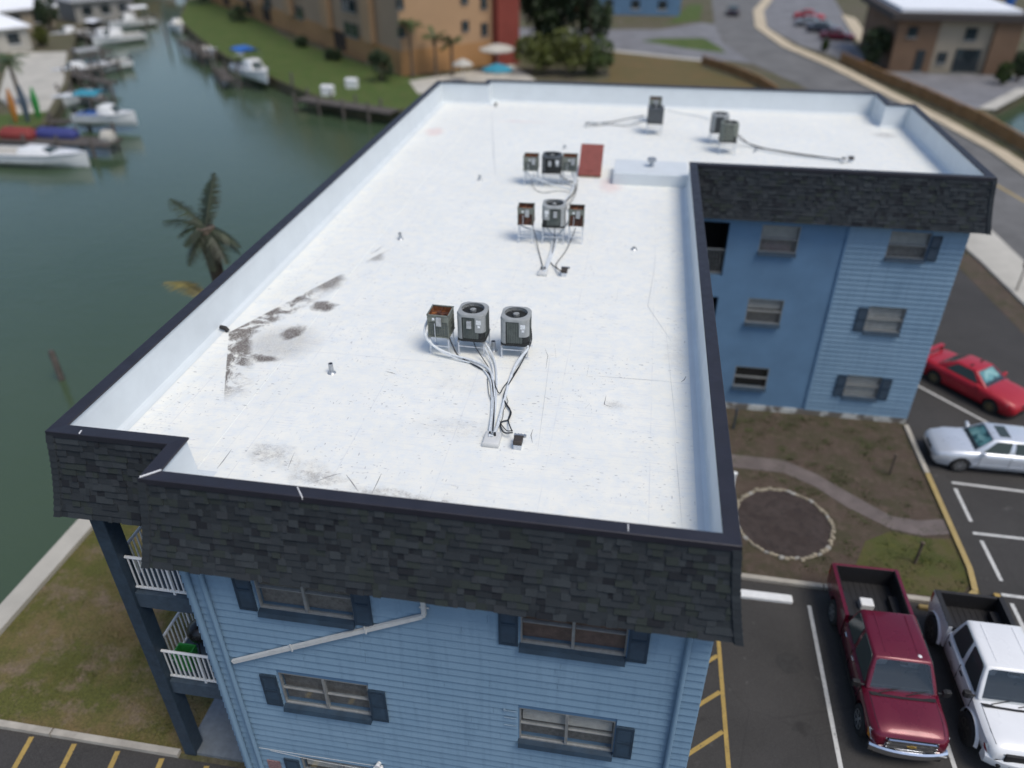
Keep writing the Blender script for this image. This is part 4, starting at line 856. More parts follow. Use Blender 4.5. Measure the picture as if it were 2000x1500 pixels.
def smooth_path(pts, k=6):
    P_ = [pts[0]]+pts+[pts[-1]]; out = []
    for i in range(1, len(P_)-2):
        a, b, c, d = P_[i-1], P_[i], P_[i+1], P_[i+2]
        for j in range(k):
            t = j/k; out.append(.5*((2*b)+(c-a)*t+(2*a-5*b+4*c-d)*t*t+(3*b-a-3*c+d)*t**3))
    out.append(pts[-1]); return out
def run(pp, r, mt, label, group, name, sh=(0,0)):
    pts = []
    for q in pp:
        px, py, h = q; p = U(px, py, ZD+h); pts.append(Vector((p.x+sh[0], p.y+sh[1], p.z)))
    solo(name, MB().tube(smooth_path(pts), r, 7), mt, label, 'pipe' if mt is m['pipeins'] else 'cable', group, smooth=True)
H0 = .035
L1 = 'white insulated pipe running from the nearer three units to their curb'; G1 = 'white pipes to the nearer curb'; K1 = 'black cable running from the nearer three units to their curb'; G2 = 'black cables to the nearer curb'
pi_, ck = m['pipeins'], m['cableblk']
run([(838,620,.78),(830,640,.62),(832,658,.46),(848,676,.25),(880,692,.10),(925,705,H0),(955,722,H0),(964,755,H0),(963,800,H0),(958,845,.06),(957,850,.14)], .030, pi_, 'thick white pipe curving from the rusted unit side to the nearer curb', G1, 'refrigerant_pipe')
run([(842,640,.62),(836,655,.46),(852,680,.22),(890,700,.06),(935,715,H0),(958,745,H0),(960,800,H0),(955,848,.10)], .018, pi_, 'thin white pipe beside the thick one from the rusted unit', G1, 'refrigerant_pipe')
run([(934,658,.36),(946,668,.26),(960,690,.10),(968,715,H0),(970,750,H0),(967,800,H0),(962,846,.08),(961,850,.15)], .026, pi_, 'thick white pipe leaving the middle ribbed unit for the nearer curb', G1, 'refrigerant_pipe')
run([(936,660,.36),(952,690,.12),(962,720,H0),(964,760,H0),(961,810,H0),(958,848,.12)], .016, pi_, 'thin white pipe leaving the middle ribbed unit for the nearer curb', G1, 'refrigerant_pipe')
run([(1028,672,.34),(1030,682,.28),(1012,705,.12),(1000,730,H0),(990,760,H0),(980,800,H0),(970,835,H0),(963,848,.12)], .032, pi_, 'thick white pipe slanting from the right ribbed unit to nearer curb', G1, 'refrigerant_pipe')
run([(1026,690,.20),(1008,715,.08),(996,745,H0),(984,790,H0),(972,835,H0),(964,850,.10)], .018, pi_, 'thin white pipe slanting from the right ribbed unit to nearer curb', G1, 'refrigerant_pipe')
run([(876,655,.36),(884,675,.22),(896,695,.06),(930,715,H0),(957,732,H0),(963,760,.05),(965,800,.05),(962,848,.12)], .016, ck, 'black cable from the rusted unit joining the bundle to nearer curb', G2, 'power_cable')
run([(924,664,.34),(930,680,.22),(943,700,.08),(958,725,H0),(969,757,.06),(976,768,.06),(984,755,.06),(1000,735,H0),(1020,705,.10),(1035,668,.36)], .011, ck, 'black cable looping between two grey ribbed units', 'black cable between the grey ribbed units', 'power_cable')
run([(1037,640,.62),(1038,665,.42),(1028,690,.20),(1012,720,.06),(990,757,.05),(984,780,.05),(996,800,.05),(998,808,.05),(992,820,H0),(980,824,H0),(978,834,H0),(985,845,.08),(1001,845,.17)], .014, ck, 'black cable curling from the right ribbed unit into the rusted junction box', None, 'power_cable')
run([(984,780,.04),(990,790,.04),(997,803,.04),(993,822,.04),(1000,842,.17)], .013, ck, 'short thick black cable bending into the rusted junction box', 'short black cables at the rusted box', 'power_cable')
run([(975,820,.04),(980,830,.04),(990,841,.08),(1001,841,.17)], .010, ck, 'short thin black cable bending into the rusted junction box', 'short black cables at the rusted box', 'power_cable')
run([(952,738,H0),(955,770,H0),(962,790,H0),(962,830,H0),(957,850,.12)], .007, ck, 'hair thin black wire left of the bundle to nearer curb', G2, 'power_cable')
run([(1018,690,.2),(1000,725,.05),(990,770,H0),(992,785,H0),(984,800,H0),(982,815,H0),(974,835,H0)], .006, ck, 'hair thin black wire below the right ribbed unit', G2, 'power_cable')
L2 = 'white insulated pipe running from the middle row of units to their curb'; G3 = 'white pipes to the middle curb'; K2 = 'black cable running from the middle row of units'; G4 = 'black cables of the middle row'
run([(1013,405,.88),(1014,425,.68),(1018,440,.46),(1040,449,.28),(1065,458,.12),(1078,475,H0),(1073,500,H0),(1064,522,H0),(1061,530,.12)], .030, pi_, 'white pipe sweeping from the brown coiled rusted unit to middle curb', G3, 'refrigerant_pipe')
run([(1064,438,.44),(1072,450,.28),(1081,465,.12),(1080,485,H0),(1072,510,H0),(1063,530,.12)], .026, pi_, 'white pipe from the big grey unit to middle curb', G3, 'refrigerant_pipe')
run([(1114,412,.80),(1112,430,.62),(1100,447,.36),(1090,462,.16),(1082,490,H0),(1072,515,H0),(1064,530,.12)], .030, pi_, 'white pipe from the narrow rusted unit to middle curb', G3, 'refrigerant_pipe')
run([(1041,447,.34),(1047,465,.15),(1052,490,H0),(1058,512,H0),(1062,528,.12)], .012, ck, 'black cable from the brown coiled rusted unit to middle curb', G4, 'power_cable')
run([(1124,445,.36),(1118,462,.2),(1105,490,.04),(1090,510,H0),(1086,520,H0),(1095,529,.17)], .012, ck, 'black cable from the narrow rusted unit to middle junction box', G4, 'power_cable')
run([(1083,444,.36),(1083,465,.15),(1078,495,H0),(1072,505,H0),(1080,518,H0),(1096,530,.17)], .012, ck, 'black cable from the big grey unit to middle junction box', G4, 'power_cable')
L5 = 'white insulated pipe from the row beside the hatch to middle row'; G5 = 'white pipes from the hatch row'
run([(1025,305,.88),(1023,322,.66),(1030,338,.42),(1050,350,.25),(1085,362,.10),(1110,368,H0),(1116,375,H0),(1106,388,H0),(1098,402,H0)], .026, pi_, 'white pipe crossing under the dark slate unit', G5, 'refrigerant_pipe')
run([(1106,310,.84),(1112,325,.60),(1120,345,.30),(1121,362,.12),(1114,378,H0),(1104,394,H0),(1099,404,H0)], .028, pi_, 'white pipe hanging down beside the red hatch', G5, 'refrigerant_pipe')
run([(1090,333,.40),(1097,345,.26),(1108,352,.16),(1122,358,.10),(1124,368,.05),(1118,380,.05),(1110,388,.05),(1103,398,.05)], .022, ck, 'thick black cable curving from the dark slate unit', None, 'power_cable')
run([(1044,338,.36),(1039,348,.25),(1040,362,.08),(1050,373,H0),(1065,376,H0),(1085,373,H0),(1105,374,.05),(1113,377,.08)], .010, ck, 'thin black cable sagging in a wide loop left of hatch', None, 'power_cable')
run([(1128,350,.32),(1127,365,.12),(1122,382,.04),(1114,395,.04),(1106,403,.05),(1112,414,.06),(1114,425,.50)], .012, ck, 'black cable dropping behind the big grey unit', None, 'power_cable')
K3 = 'grey cable trailing across the wing roof to the far curb'; G6 = 'cables trailing across the wing roof'
run([(1440,265,.40),(1455,277,.15),(1490,289,H0),(1530,296,H0),(1580,303,H0),(1630,310,H0),(1650,313,.10)], .022, ck, 'thick black cable trailing across the wing roof to the far curb', G6, 'power_cable'); run([(1438,270,.40),(1462,284,.08),(1500,297,H0),(1560,306,H0),(1610,311,H0),(1652,316,.10)], .020, pi_, 'white pipe trailing across the wing roof to the far curb', G6, 'refrigerant_pipe'); run([(1442,262,.5),(1470,285,.06),(1510,293,H0),(1570,304,H0),(1625,309,H0),(1651,311,.10)], .014, ck, 'thin black wire trailing across the wing roof to the far curb', G6, 'power_cable')
K4 = 'grey cable trailing left from the dark square unit'; G7 = 'cables trailing from the dark square unit'
run([(1258,226,.45),(1230,231,.15),(1195,238,H0),(1165,241,H0),(1148,243,.08)], .020, ck, 'thick black cable trailing from the dark square unit', G7, 'power_cable'); run([(1262,232,.40),(1235,240,.06),(1200,243,H0),(1165,240,H0),(1150,237,H0),(1143,241,.08)], .018, pi_, 'white pipe trailing from the dark square unit', G7, 'refrigerant_pipe'); run([(1262,235,.38),(1225,246,H0),(1190,243,H0),(1160,246,H0),(1146,243,.08)], .014, ck, 'thin black wire trailing from the dark square unit', G7, 'power_cable')
run([(1300,214,H0),(1330,221,H0),(1360,226,H0),(1392,234,.15)], .018, pi_, 'pale cable lying between the two far pairs of units', None, 'power_cable')

# cracks, lap edges and scrapes in the roof membrane: thin slivers lying on the deck
crk = plain('old_mastic', (.16, .16, .17), .9, var=.4, scale=14); sm = plain('membrane_lap_edge', (.50, .52, .53), .8, var=.2, scale=9)
def sliver(pts, wd, mt, name):
    b = MB(); P_ = [U(x, y, ZD+.003) for x, y in pts]; l, r = [], []
    for i, p in enumerate(P_):
        d = (P_[min(i+1, len(P_)-1)]-P_[max(i-1, 0)]).normalized(); n_ = Vector((-d.y, d.x, 0)); k = wd*(.25 if i in (0, len(P_)-1) else random.uniform(.6, 1.2)); l.append(p+n_*k/2); r.append(p-n_*k/2)
    for i in range(len(P_)-1): b.add([l[i], l[i+1], r[i+1], r[i]], [(0,1,2,3)])
    o = obj(name, b, mt, deck)
for pts, wd in (([(745,925),(738,940),(726,964)],.022),([(424,915),(436,900),(452,878)],.02),([(676,927),(688,943),(700,960)],.016),([(575,884),(568,900),(563,914)],.014),([(601,946),(650,928),(668,924)],.012),([(1184,772),(1180,790),(1196,795)],.016),([(1144,796),(1152,788)],.012),([(1340,735),(1336,742),(1330,746)],.03),([(752,725),(765,728),(774,731)],.018),([(1041,838),(1037,850),(1040,865)],.014),([(882,948),(892,950)],.02),([(748,480),(735,490),(722,496)],.03),([(1150,712),(1146,735)],.01),([(1208,560),(1203,590)],.008),([(1360,812),(1361,822)],.02),([(1064,680),(1070,695),(1066,720)],.014),([(1084,680),(1086,700)],.012)):
    sliver(pts, wd, crk, 'crack')
for pts, wd in (([(1281,500),(1272,560),(1265,598),(1290,635),(1312,668)],.016),([(1170,735),(1240,740),(1310,745)],.014),([(1318,860),(1325,940),(1332,1030)],.010),([(960,215),(964,300),(968,345)],.03),([(1300,640),(1312,760),(1322,850)],.010),([(280,838),(480,655)],.010),([(600,690),(420,905)],.008),([(1075,690),(1062,790),(1050,880)],.010)):
    sliver(pts, wd, sm, 'lap_edge')
# ------------------------------------------------------------------ vehicles
def ringsec(x, hw, zb, zt, crown=.03, tuck=.95, sh=.9):
    """closed cross-section of a car body"""
    h = [(0,zt+crown),(hw*.5,zt+crown*.85),(hw*.80,zt+crown*.3),(hw*sh,zt-.015),(hw*.985,zt-.09),(hw,zt-.22),(hw*.995,(zb+zt)/2-.02),(hw*tuck,zb+.10),(hw*tuck*.93,zb)]
    return [(x,y,z) for y,z in h]+[(x,-y,z) for y,z in reversed(h[1:])]
def wheel(t, x, y, r, wd, side, rimm, spokes=6):
    w_ = obj('wheel', MB().lathe([(r*.62,y-wd/2),(r*.66,y-wd/2-.002),(r*.93,y-wd/2+.005),(r,y-wd/2+.04),(r,y+wd/2-.04),(r*.93,y+wd/2-.005),(r*.66,y+wd/2+.002),(r*.62,y+wd/2)],x,r,24,0,'y'), m['tyre'], t, smooth=50)
    b = MB(); yo = y+side*(wd/2); b.lathe([(r*.64,yo-side*.02),(r*.64,yo+side*.004),(r*.58,yo+side*.004),(r*.54,yo-side*.05)],x,r,24,0,'y')
    for k in range(spokes):
        a = 2*pi*k/spokes; b.obox((x+.05*cos(a),yo-side*.012,r+.05*sin(a)),(x+r*.60*cos(a),yo-side*.012,r+r*.60*sin(a)),.03,r*.17,0,(0,1,0)) if False else b.obox((x+.03*cos(a),yo-side*.012,r+.03*sin(a)),(x+r*.60*cos(a),yo-side*.012,r+r*.60*sin(a)),r*.16,.03,0,(0,1,0))
    b.lathe([(r*.16,yo-side*.04),(r*.15,yo+side*.01)],x,r,12,0,'y'); obj('rim', b, m[rimm], w_, smooth=30)
    obj('hub_shadow', MB().lathe([(r*.6,yo-side*.06),(r*.58,yo-side*.055)],x,r,20,0,'y'), m['blackm'], w_)
def inset_quad(q, f, out, d=.006, n=1, back=.01):
    """panel inside the quad q, pushed out along its normal, with a little thickness"""
    q = [Vector(p) for p in q]; c = sum(q, Vector())/4; nn = (q[1]-q[0]).cross(q[3]-q[0]).normalized()
    if nn.dot(Vector(out)) < 0: nn = -nn
    fx, fy = f if isinstance(f, tuple) else (f, f)
    def bl(u, v): return q[0]*(1-u)*(1-v)+q[1]*u*(1-v)+q[2]*u*v+q[3]*(1-u)*v
    a = []
    for (u, v) in ((fx,fy+.05),(fx+.05,fy),(1-fx-.05,fy),(1-fx,fy+.05),(1-fx,1-fy-.05),(1-fx-.05,1-fy),(fx+.05,1-fy),(fx,1-fy-.05)): a.append(bl(u, v))
    b = MB(); b.loft([[p-nn*back for p in a],[p+nn*d for p in a]],0,True,True); return b
def greenhouse(t, base, top, paint, glassf, sidesplit=None, bevel=.05, back=True, glass='cglass', inf=(.06,.07), interior=False, sunshade=None):
    """base/top: (x_front, x_rear, half width front, half width rear, z front, z rear)"""
    B = [(base[0],base[2],base[4]),(base[0],-base[2],base[4]),(base[1],-base[3],base[5]),(base[1],base[3],base[5])]
    T = [(top[0],top[2],top[4]),(top[0],-top[2],top[4]),(top[1],-top[3],top[5]),(top[1],top[3],top[5])]
    b = MB(); mid = [tuple((Vector(p)*.5+Vector(q)*.5)+Vector((0,(.015 if p[1] > 0 else -.015),0))) for p, q in zip(B, T)]
    crown = [(p[0]*.9+(top[0]+top[1])*.05, p[1]*.8, p[2]+.028) for p in T]
    b.loft([B, mid, T, crown],0,True,True); cut = []
    if interior:
        sh = lambda P_, i, dz: [(x-(i if k < 2 else -i), y-(i if y > 0 else -i), z+dz) for k, (x, y, z) in enumerate(P_)]
        cut = [MB().loft([sh(B,.07,-.2), sh(B,.07,.0), sh(T,.06,-.05)],0,True,True), inset_quad([B[1],B[0],T[0],T[1]], (.055,.05), (1,0,.5), .16, back=.22)]
    obj('cab', modded(b, cut, bevel, 3, first=True), m[paint], t, smooth=40)
    if interior:
        x0, x1, hw_, zz = base[0]-.08, base[1]+.10, base[2]-.09, base[4]+.045
        obj('interior_floor', MB().box(x1,x0,-hw_,hw_,zz-.01,zz), m['seat'], t)
        obj('dashboard', MB().cbox(x0-.42,x0-.03,-hw_,hw_,zz,zz+.05,.02), m['liner'], t)
        for sy in (-1, 1):
            sb = MB(); sx = top[0]-.30; sb.cbox(sx-.14,sx,sy*hw_*.5-.23,sy*hw_*.5+.23,zz,zz+.28,.05); sb.cbox(sx-.12,sx-.02,sy*hw_*.5-.13,sy*hw_*.5+.13,zz+.30,zz+.45,.04); obj('seat', sb, m['greyp'] if sunshade is None else m['seat'], t)
        obj('steering_wheel', MB().tube([(x0-.50+.05*cos(2*pi*k/16),hw_*.5+.17*sin(2*pi*k/16),zz+.06+.14*cos(2*pi*k/16)) for k in range(17)],.014,6), m['blackm'], t)
        obj('rear_mirror', MB().box(top[0]+.02,top[0]+.05,-.11,.11,top[4]-.13,top[4]-.07), m['blackm'], t)
        if sunshade:
            q_ = [Vector(p_)-Vector((.10,0,.0)) for p_ in (B[1],B[0],T[0],T[1])]; sq = inset_quad(q_, (.10,.10), (1,0,.5), .004); obj('sunshade', sq, m[sunshade], t)
    obj('windscreen', inset_quad([B[1],B[0],T[0],T[1]], (.045,.04), (1,0,.5), .012), m[glassf], t)
    if back: obj('rear_window', inset_quad([B[2],B[3],T[3],T[2]], (.08,.10), (-1,0,.4), .008), m[glass], t)
    sp = sidesplit or [(0, 1)]
    for sd, (i, j) in ((1,(0,3)),(-1,(1,2))):
        b0, b1, t0, t1 = (Vector(p) for p in (B[i],B[j],T[i],T[j])); mm = Vector((0, sd*.012, 0))
        for a, c in sp:
            q = [b0.lerp(b1,a)+mm*.3, b0.lerp(b1,c)+mm*.3, t0.lerp(t1,c)+mm*.3, t0.lerp(t1,a)+mm*.3]
            obj('side_window', inset_quad(q, inf, (0,sd,.2), .018), m[glass], t)
def pickup(name, label, loc, rz, p):
    t = thing(name, label, 'pickup truck', loc, rz, local=True); hw = p['hw']; zb = p['zb']; zh = p['zh']; F, Rr = p['F'], p['R']; cr = p['cab_r']; wf, wr, r = p['wf'], p['wr'], p['r']
    belt = p['belt']; xs = p['ws0']
    S = [ringsec(F-.02,hw*.80,zb+.22,zh-.22,.01), ringsec(F-.05,hw*.86,zb+.16,zh-.13,.02), ringsec(F-.16,hw*.945,zb+.10,zh-.06,.03), ringsec(F-.40,hw*.985,zb+.05,zh-.02,.035), ringsec((F+xs)/2,hw,zb,zh,.035), ringsec(xs+.05,hw,zb,zh+.03,.03), ringsec(xs-.15,hw,zb,belt,.0), ringsec((xs+cr)/2,hw*1.005,zb,belt,.0), ringsec(cr+.03,hw,zb,belt,.0), ringsec(cr,hw*.985,zb+.02,belt-.02,0)]
    body = MB().loft(S,0,True,True); cut = []
    for sd in (-1, 1): cut.append(MB().lathe([(r*1.2,sd*(hw-.28)),(r*1.2,sd*(hw+.2))],wf,r*1.05,24,0,'y'))
    obj('body', modded(body, cut, 0), m[p['paint']], t, smooth=38)
    greenhouse(t, (xs,cr+.04,hw*.93,hw*.93,belt-.03,belt-.03), (p['ws1'],cr+.16,hw*.745,hw*.745,p['zr'],p['zr']-.01), p['paint'], 'ctint', p['split'], interior=True)
    # bed: two sides, tailgate, head board, floor
    b0, b1 = cr-.03, Rr; zt = p['zbed']; bw = MB(); fl = zb+.28
    side = []
    for sd in (-1, 1):
        sb = MB(); pr = lambda x: [(x,sd*(hw-.10),zt),(x,sd*(hw-.005),zt-.01),(x,sd*hw,zt-.12),(x,sd*hw*.995,zb+.3),(x,sd*hw*.95,zb+.03),(x,sd*(hw-.16),zb+.03),(x,sd*(hw-.12),fl)]
        sb.loft([pr(b0),pr(b1)],0,True,True)
        obj('bed_side', modded(sb,[MB().lathe([(r*1.2,sd*(hw-.35)),(r*1.2,sd*(hw+.2))],wr,r*1.05,24,0,'y')],0), m[p['paint']], t, smooth=38)
        if p.get('rail'): obj('bed_rail', MB().box(b1+.02,b0-.02,sd*(hw-.11)-.02 if sd > 0 else -hw+.0,sd*(hw-.0) if sd > 0 else -hw+.13,zt,zt+.025), m['liner'], t)
        lr = MB(); lr.box(b1+.06,b0-.02,min(sd*(hw-.125),sd*(hw-.11)),max(sd*(hw-.125),sd*(hw-.11)),fl,zt-.015); lr.box(wr-.42,wr+.42,min(sd*(hw-.34),sd*(hw-.12)),max(sd*(hw-.34),sd*(hw-.12)),fl,fl+.22); obj('wheel_box', lr, m['liner'], t)
    obj('tailgate', MB().cbox(b1-.03,b1+.05,-hw+.06,hw-.06,zb+.14,zt-.01,.015), m['liner' if p.get('rail') else p['paint']], t)
    obj('tailgate_liner', MB().box(b1+.052,b1+.066,-hw+.12,hw-.12,fl,zt-.03), m['liner'], t); obj('headboard', MB().box(b0-.05,b0-.0,-hw+.11,hw-.11,fl-.1,zt), m['liner'], t)
    fb = MB(); fb.box(b1+.05,b0-.05,-hw+.11,hw-.11,fl-.04,fl)
    for k in range(9): y = -hw+.25+k*(2*hw-.5)/8; fb.box(b1+.06,b0-.06,y-.03,y+.03,fl,fl+.012)
    obj('bed_floor', fb, m['liner'], t)
    ch = MB(); ch.box(Rr+.1,F-.35,-.5,.5,zb-.10,zb+.12); ch.box(wf-.05,wf+.05,-hw+.1,hw-.1,r-.05,r+.05); ch.box(wr-.05,wr+.05,-hw+.1,hw-.1,r-.05,r+.05); obj('chassis', ch, m['blackm'], t)
    for x in (wf, wr):
        for sd in (-1, 1): wheel(t, x, sd*(hw-.115+p.get('track',0)), r, p.get('tw',.25), sd, p['rim'])
        if p.get('flare'):
            for sd in (-1, 1):
                fb = MB(); n = 14; o_ = [(x+r*1.32*cos(pi*k/n),r*1.05+r*1.32*sin(pi*k/n)) for k in range(n+1)]; i_ = [(x+r*1.19*cos(pi*k/n),r*1.05+r*1.19*sin(pi*k/n)) for k in range(n+1)]
                for k in range(n):
                    y0, y1, y2 = sd*(hw-.02), sd*(hw+.045), sd*(hw+.05)
                    fb.add([(o_[k][0],y0,o_[k][1]),(o_[k+1][0],y0,o_[k+1][1]),(i_[k+1][0],y1,i_[k+1][1]),(i_[k][0],y1,i_[k][1]),(i_[k+1][0],y0,i_[k+1][1]),(i_[k][0],y0,i_[k][1])],[(0,1,2,3),(3,2,4,5)])
                obj('fender_flare', fb, m[p['paint']], t, smooth=60)
    # front end
    gz0, gz1 = zb+.30, zh-.14
    gr = MB(); gr.cbox(F-.09,F+.015,-hw*.60,hw*.60,gz0,gz1,.02); G = obj('grille', gr, m['blackm'], t)
    if p['chrome']:
        fr = MB()
        for z0, z1 in ((gz0,gz0+.05),((gz0+gz1)/2-.03,(gz0+gz1)/2+.03),(gz1-.05,gz1)): fr.box(F-.03,F+.035,-hw*.62,hw*.62,z0,z1)
        fr.box(F-.03,F+.03,-hw*.62,-hw*.58,gz0,gz1); fr.box(F-.03,F+.03,hw*.58,hw*.62,gz0,gz1); obj('grille_bar', fr, m['chrome'], G)
        e = MB(); zc = (gz0+gz1)/2; e.prism([(-.10,-.022),(-.035,-.022),(-.035,-.05),(.035,-.05),(.035,-.022),(.12,-.022),(.10,.022),(.035,.022),(.035,.05),(-.035,.05),(-.035,.022),(-.12,.022)],0,.012)
        e.v = [(F+.037+z, x, zc+y) for x, y, z in e.v]; obj('emblem', e, m['gold'], G, tri=True)
        bp = MB(); n = 10; rr_ = []
        for k in range(n+1):
            y = -hw*.97+2*hw*.97*k/n; c = F+.10-.16*(abs(y)/hw)**2.4; rr_.append([(c-.10,y,zb+.06),(c,y,zb+.05),(c+.02,y,zb+.12),(c+.01,y,zb+.23),(c-.03,y,zb+.27),(c-.10,y,zb+.27)])
        bp.loft(rr_,0,True,True); obj('front_bumper', bp, m['chrome'], t, smooth=35)
        vl = MB(); vl.box(F-.25,F-.02,-hw*.85,hw*.85,zb-.06,zb+.07); obj('valance', vl, m['blackm'], t)
    else:
        bp = MB(); n = 10; rr_ = []
        for k in range(n+1):
            y = -hw*.99+2*hw*.99*k/n; c = F+.08-.20*(abs(y)/hw)**2.6; rr_.append([(c-.2,y,zb+.04),(c-.02,y,zb+.02),(c+.02,y,zb+.10),(c+.01,y,zb+.26),(c-.05,y,zb+.32),(c-.2,y,zb+.33)])
        bp.loft(rr_,0,True,True); obj('front_bumper', bp, m[p['paint']], t, smooth=35)
        for sd in (-1, 1): obj('fog_lamp', MB().lathe([(.05,F-.0),(.05,F+.055)],sd*hw*.68,zb+.14,10,0,'x'), m['blackm'], t)
        obj('lower_intake', MB().box(F-.05,F+.09,-hw*.45,hw*.45,zb+.07,zb+.18), m['blackm'], t)
    for sd in (-1, 1):
        hl = MB(); q = [(F-.035,sd*hw*.61,gz0+.02),(F-.16,sd*hw*.93,gz0+.03),(F-.30,sd*hw*.985,gz1-.05),(F-.22,sd*hw*.93,gz1+.0),(F-.045,sd*hw*.61,gz1-.01)]
        hl.loft([[(x-.06,y*.96,z) for x,y,z in q],[(x+.022,y*1.012,z) for x,y,z in q]],0,True,True); H_ = obj('headlight', hl, m['lamp'], t)
        am = MB(); am.add([(F-.13,sd*hw*.952,gz0+.04),(F-.29,sd*hw*1.0,gz1-.06),(F-.34,sd*hw*1.002,gz1-.08),(F-.25,sd*hw*.998,gz0+.05)],[(0,1,2,3)]); obj('turn_signal', am, m['amber' if p['chrome'] else 'redl'], H_)
        mr = MB(); mr.loft([[(xs-.12+a*.05,sd*(hw+.05),belt+.02+c*.08) for a,c in ((-1,-1),(1,-1),(1,1),(-1,1))],[(xs-.12+a*.065,sd*(hw+.13),belt+.03+c*.095) for a,c in ((-1,-1),(1,-1),(1,1),(-1,1))],[(xs-.12+a*.055,sd*(hw+.24),belt+.04+c*.085) for a,c in ((-1,-1),(1,-1),(1,1),(-1,1))]],0,True,True); mr.obox((xs-.12,sd*(hw-.06),belt),(xs-.12,sd*(hw+.07),belt+.01),.05,.04); obj('mirror', modded(mr,bevel=.012), m['blackm'], t)
        tl = MB(); tl.box(Rr-.012,Rr+.10,min(sd*(hw-.11),sd*(hw+.006)),max(sd*(hw-.11),sd*(hw+.006)),zt-.40,zt-.08); obj('tail_light', tl, m['redl'], t)
        # door seams and handles
        for xx in p['seams']: obj('door_gap', MB().box(xx-.005,xx+.005,min(sd*(hw-.01),sd*(hw*1.005+.004)),max(sd*(hw-.01),sd*(hw*1.005+.004)),zb+.12,belt-.02), m['blackm'], t)
        for xx in p['handles']: obj('door_handle', MB().cbox(xx-.08,xx+.08,min(sd*hw,sd*(hw+.03)),max(sd*hw,sd*(hw+.03)),belt-.17,belt-.13,.006), m['chrome' if p['chrome'] else 'blackm'], t)
        obj('rocker', MB().box(cr+.1,wf-r*1.25,min(sd*(hw*.9),sd*(hw*.965)),max(sd*(hw*.9),sd*(hw*.965)),zb-.06,zb+.07), m['blackm'], t)
        # hood creases and shut lines
        obj('hood_crease', MB().tube([(F-.22,sd*hw*.40,zh-.045),(F-.6,sd*hw*.45,zh+.012),(xs+.12,sd*hw*.50,zh+.048)],.012,6), m[p['paint']], t, smooth=True)
        obj('hood_gap', MB().tube([(F-.20,sd*hw*.80,zh-.052),(F-.5,sd*hw*.835,zh-.005),(xs+.08,sd*hw*.84,zh+.03)],.007,5), m['blackm'], t)
        obj('roof_ridge', MB().obox((p['ws1']-.15,sd*hw*.42,p['zr']+.028),(cr+.28,sd*hw*.42,p['zr']+.026),.03,.012), m[p['paint']], t)
    cw = MB(); cw.add([(xs+.05,-hw*.86,zh+.045),(xs+.05,hw*.86,zh+.045),(xs+.16,hw*.80,zh+.058),(xs+.19,0,zh+.072),(xs+.16,-hw*.80,zh+.058)],[(0,1,2,3,4)]); obj('cowl', cw, m['blackm'], t, tri=True)
    for sd in (-1, .15): obj('wiper', MB().obox((xs+.07,sd*hw*.6,zh+.07),(xs-.08,sd*hw*.6+.55,zh+.13),.02,.012), m['blackm'], t)
    for k in p.get('lights', ()): obj('cab_marker', MB().lathe([(.05,p['zr']+.02),(.05,p['zr']+.035),(.03,p['zr']+.05)],k[0],k[1],10), m['white'], t, smooth=True)
    return t
red_truck = pickup('pickup_truck', 'dark wine red pickup truck with chrome grille bar and black bed', (15.22,6.1,.012), -pi/2+.012, dict(hw=.93, zb=.36, zh=1.10, F=2.62, R=-2.75, cab_r=-.78, wf=1.76, wr=-1.66, r=.38, belt=1.16, ws0=1.42, ws1=.92, zr=1.80, split=[(.03,.56),(.58,.97)], zbed=1.28, paint='wine', rim='rim', chrome=True, seams=(1.28,.22,-.7), handles=(.42,-.35), lights=((.78,.42),)))
white_truck = pickup('pickup_truck', 'white crew cab pickup truck with black wheels and fender flares', (17.84,5.82,.012), -pi/2+.0, dict(hw=.90, zb=.46, zh=1.13, F=2.36, R=-2.42, cab_r=-1.06, wf=1.36, wr=-1.72, r=.41, belt=1.20, ws0=1.08, ws1=.58, zr=1.86, split=[(.04,.50),(.53,.95)], zbed=1.28, paint='whitep', rim='rimblk', chrome=False, flare=True, rail=True, track=.05, tw=.29, seams=(.98,.03,-.92), handles=(.20,-.72)))
# white crate lying in the red pickup's bed
bx = MB(); bx.cbox(14.96,15.32,7.72,8.02,.666,.88,.02); solo('plastic_bin', bx, m['white'], 'white plastic bin in the bed of the wine red pickup', 'bin')

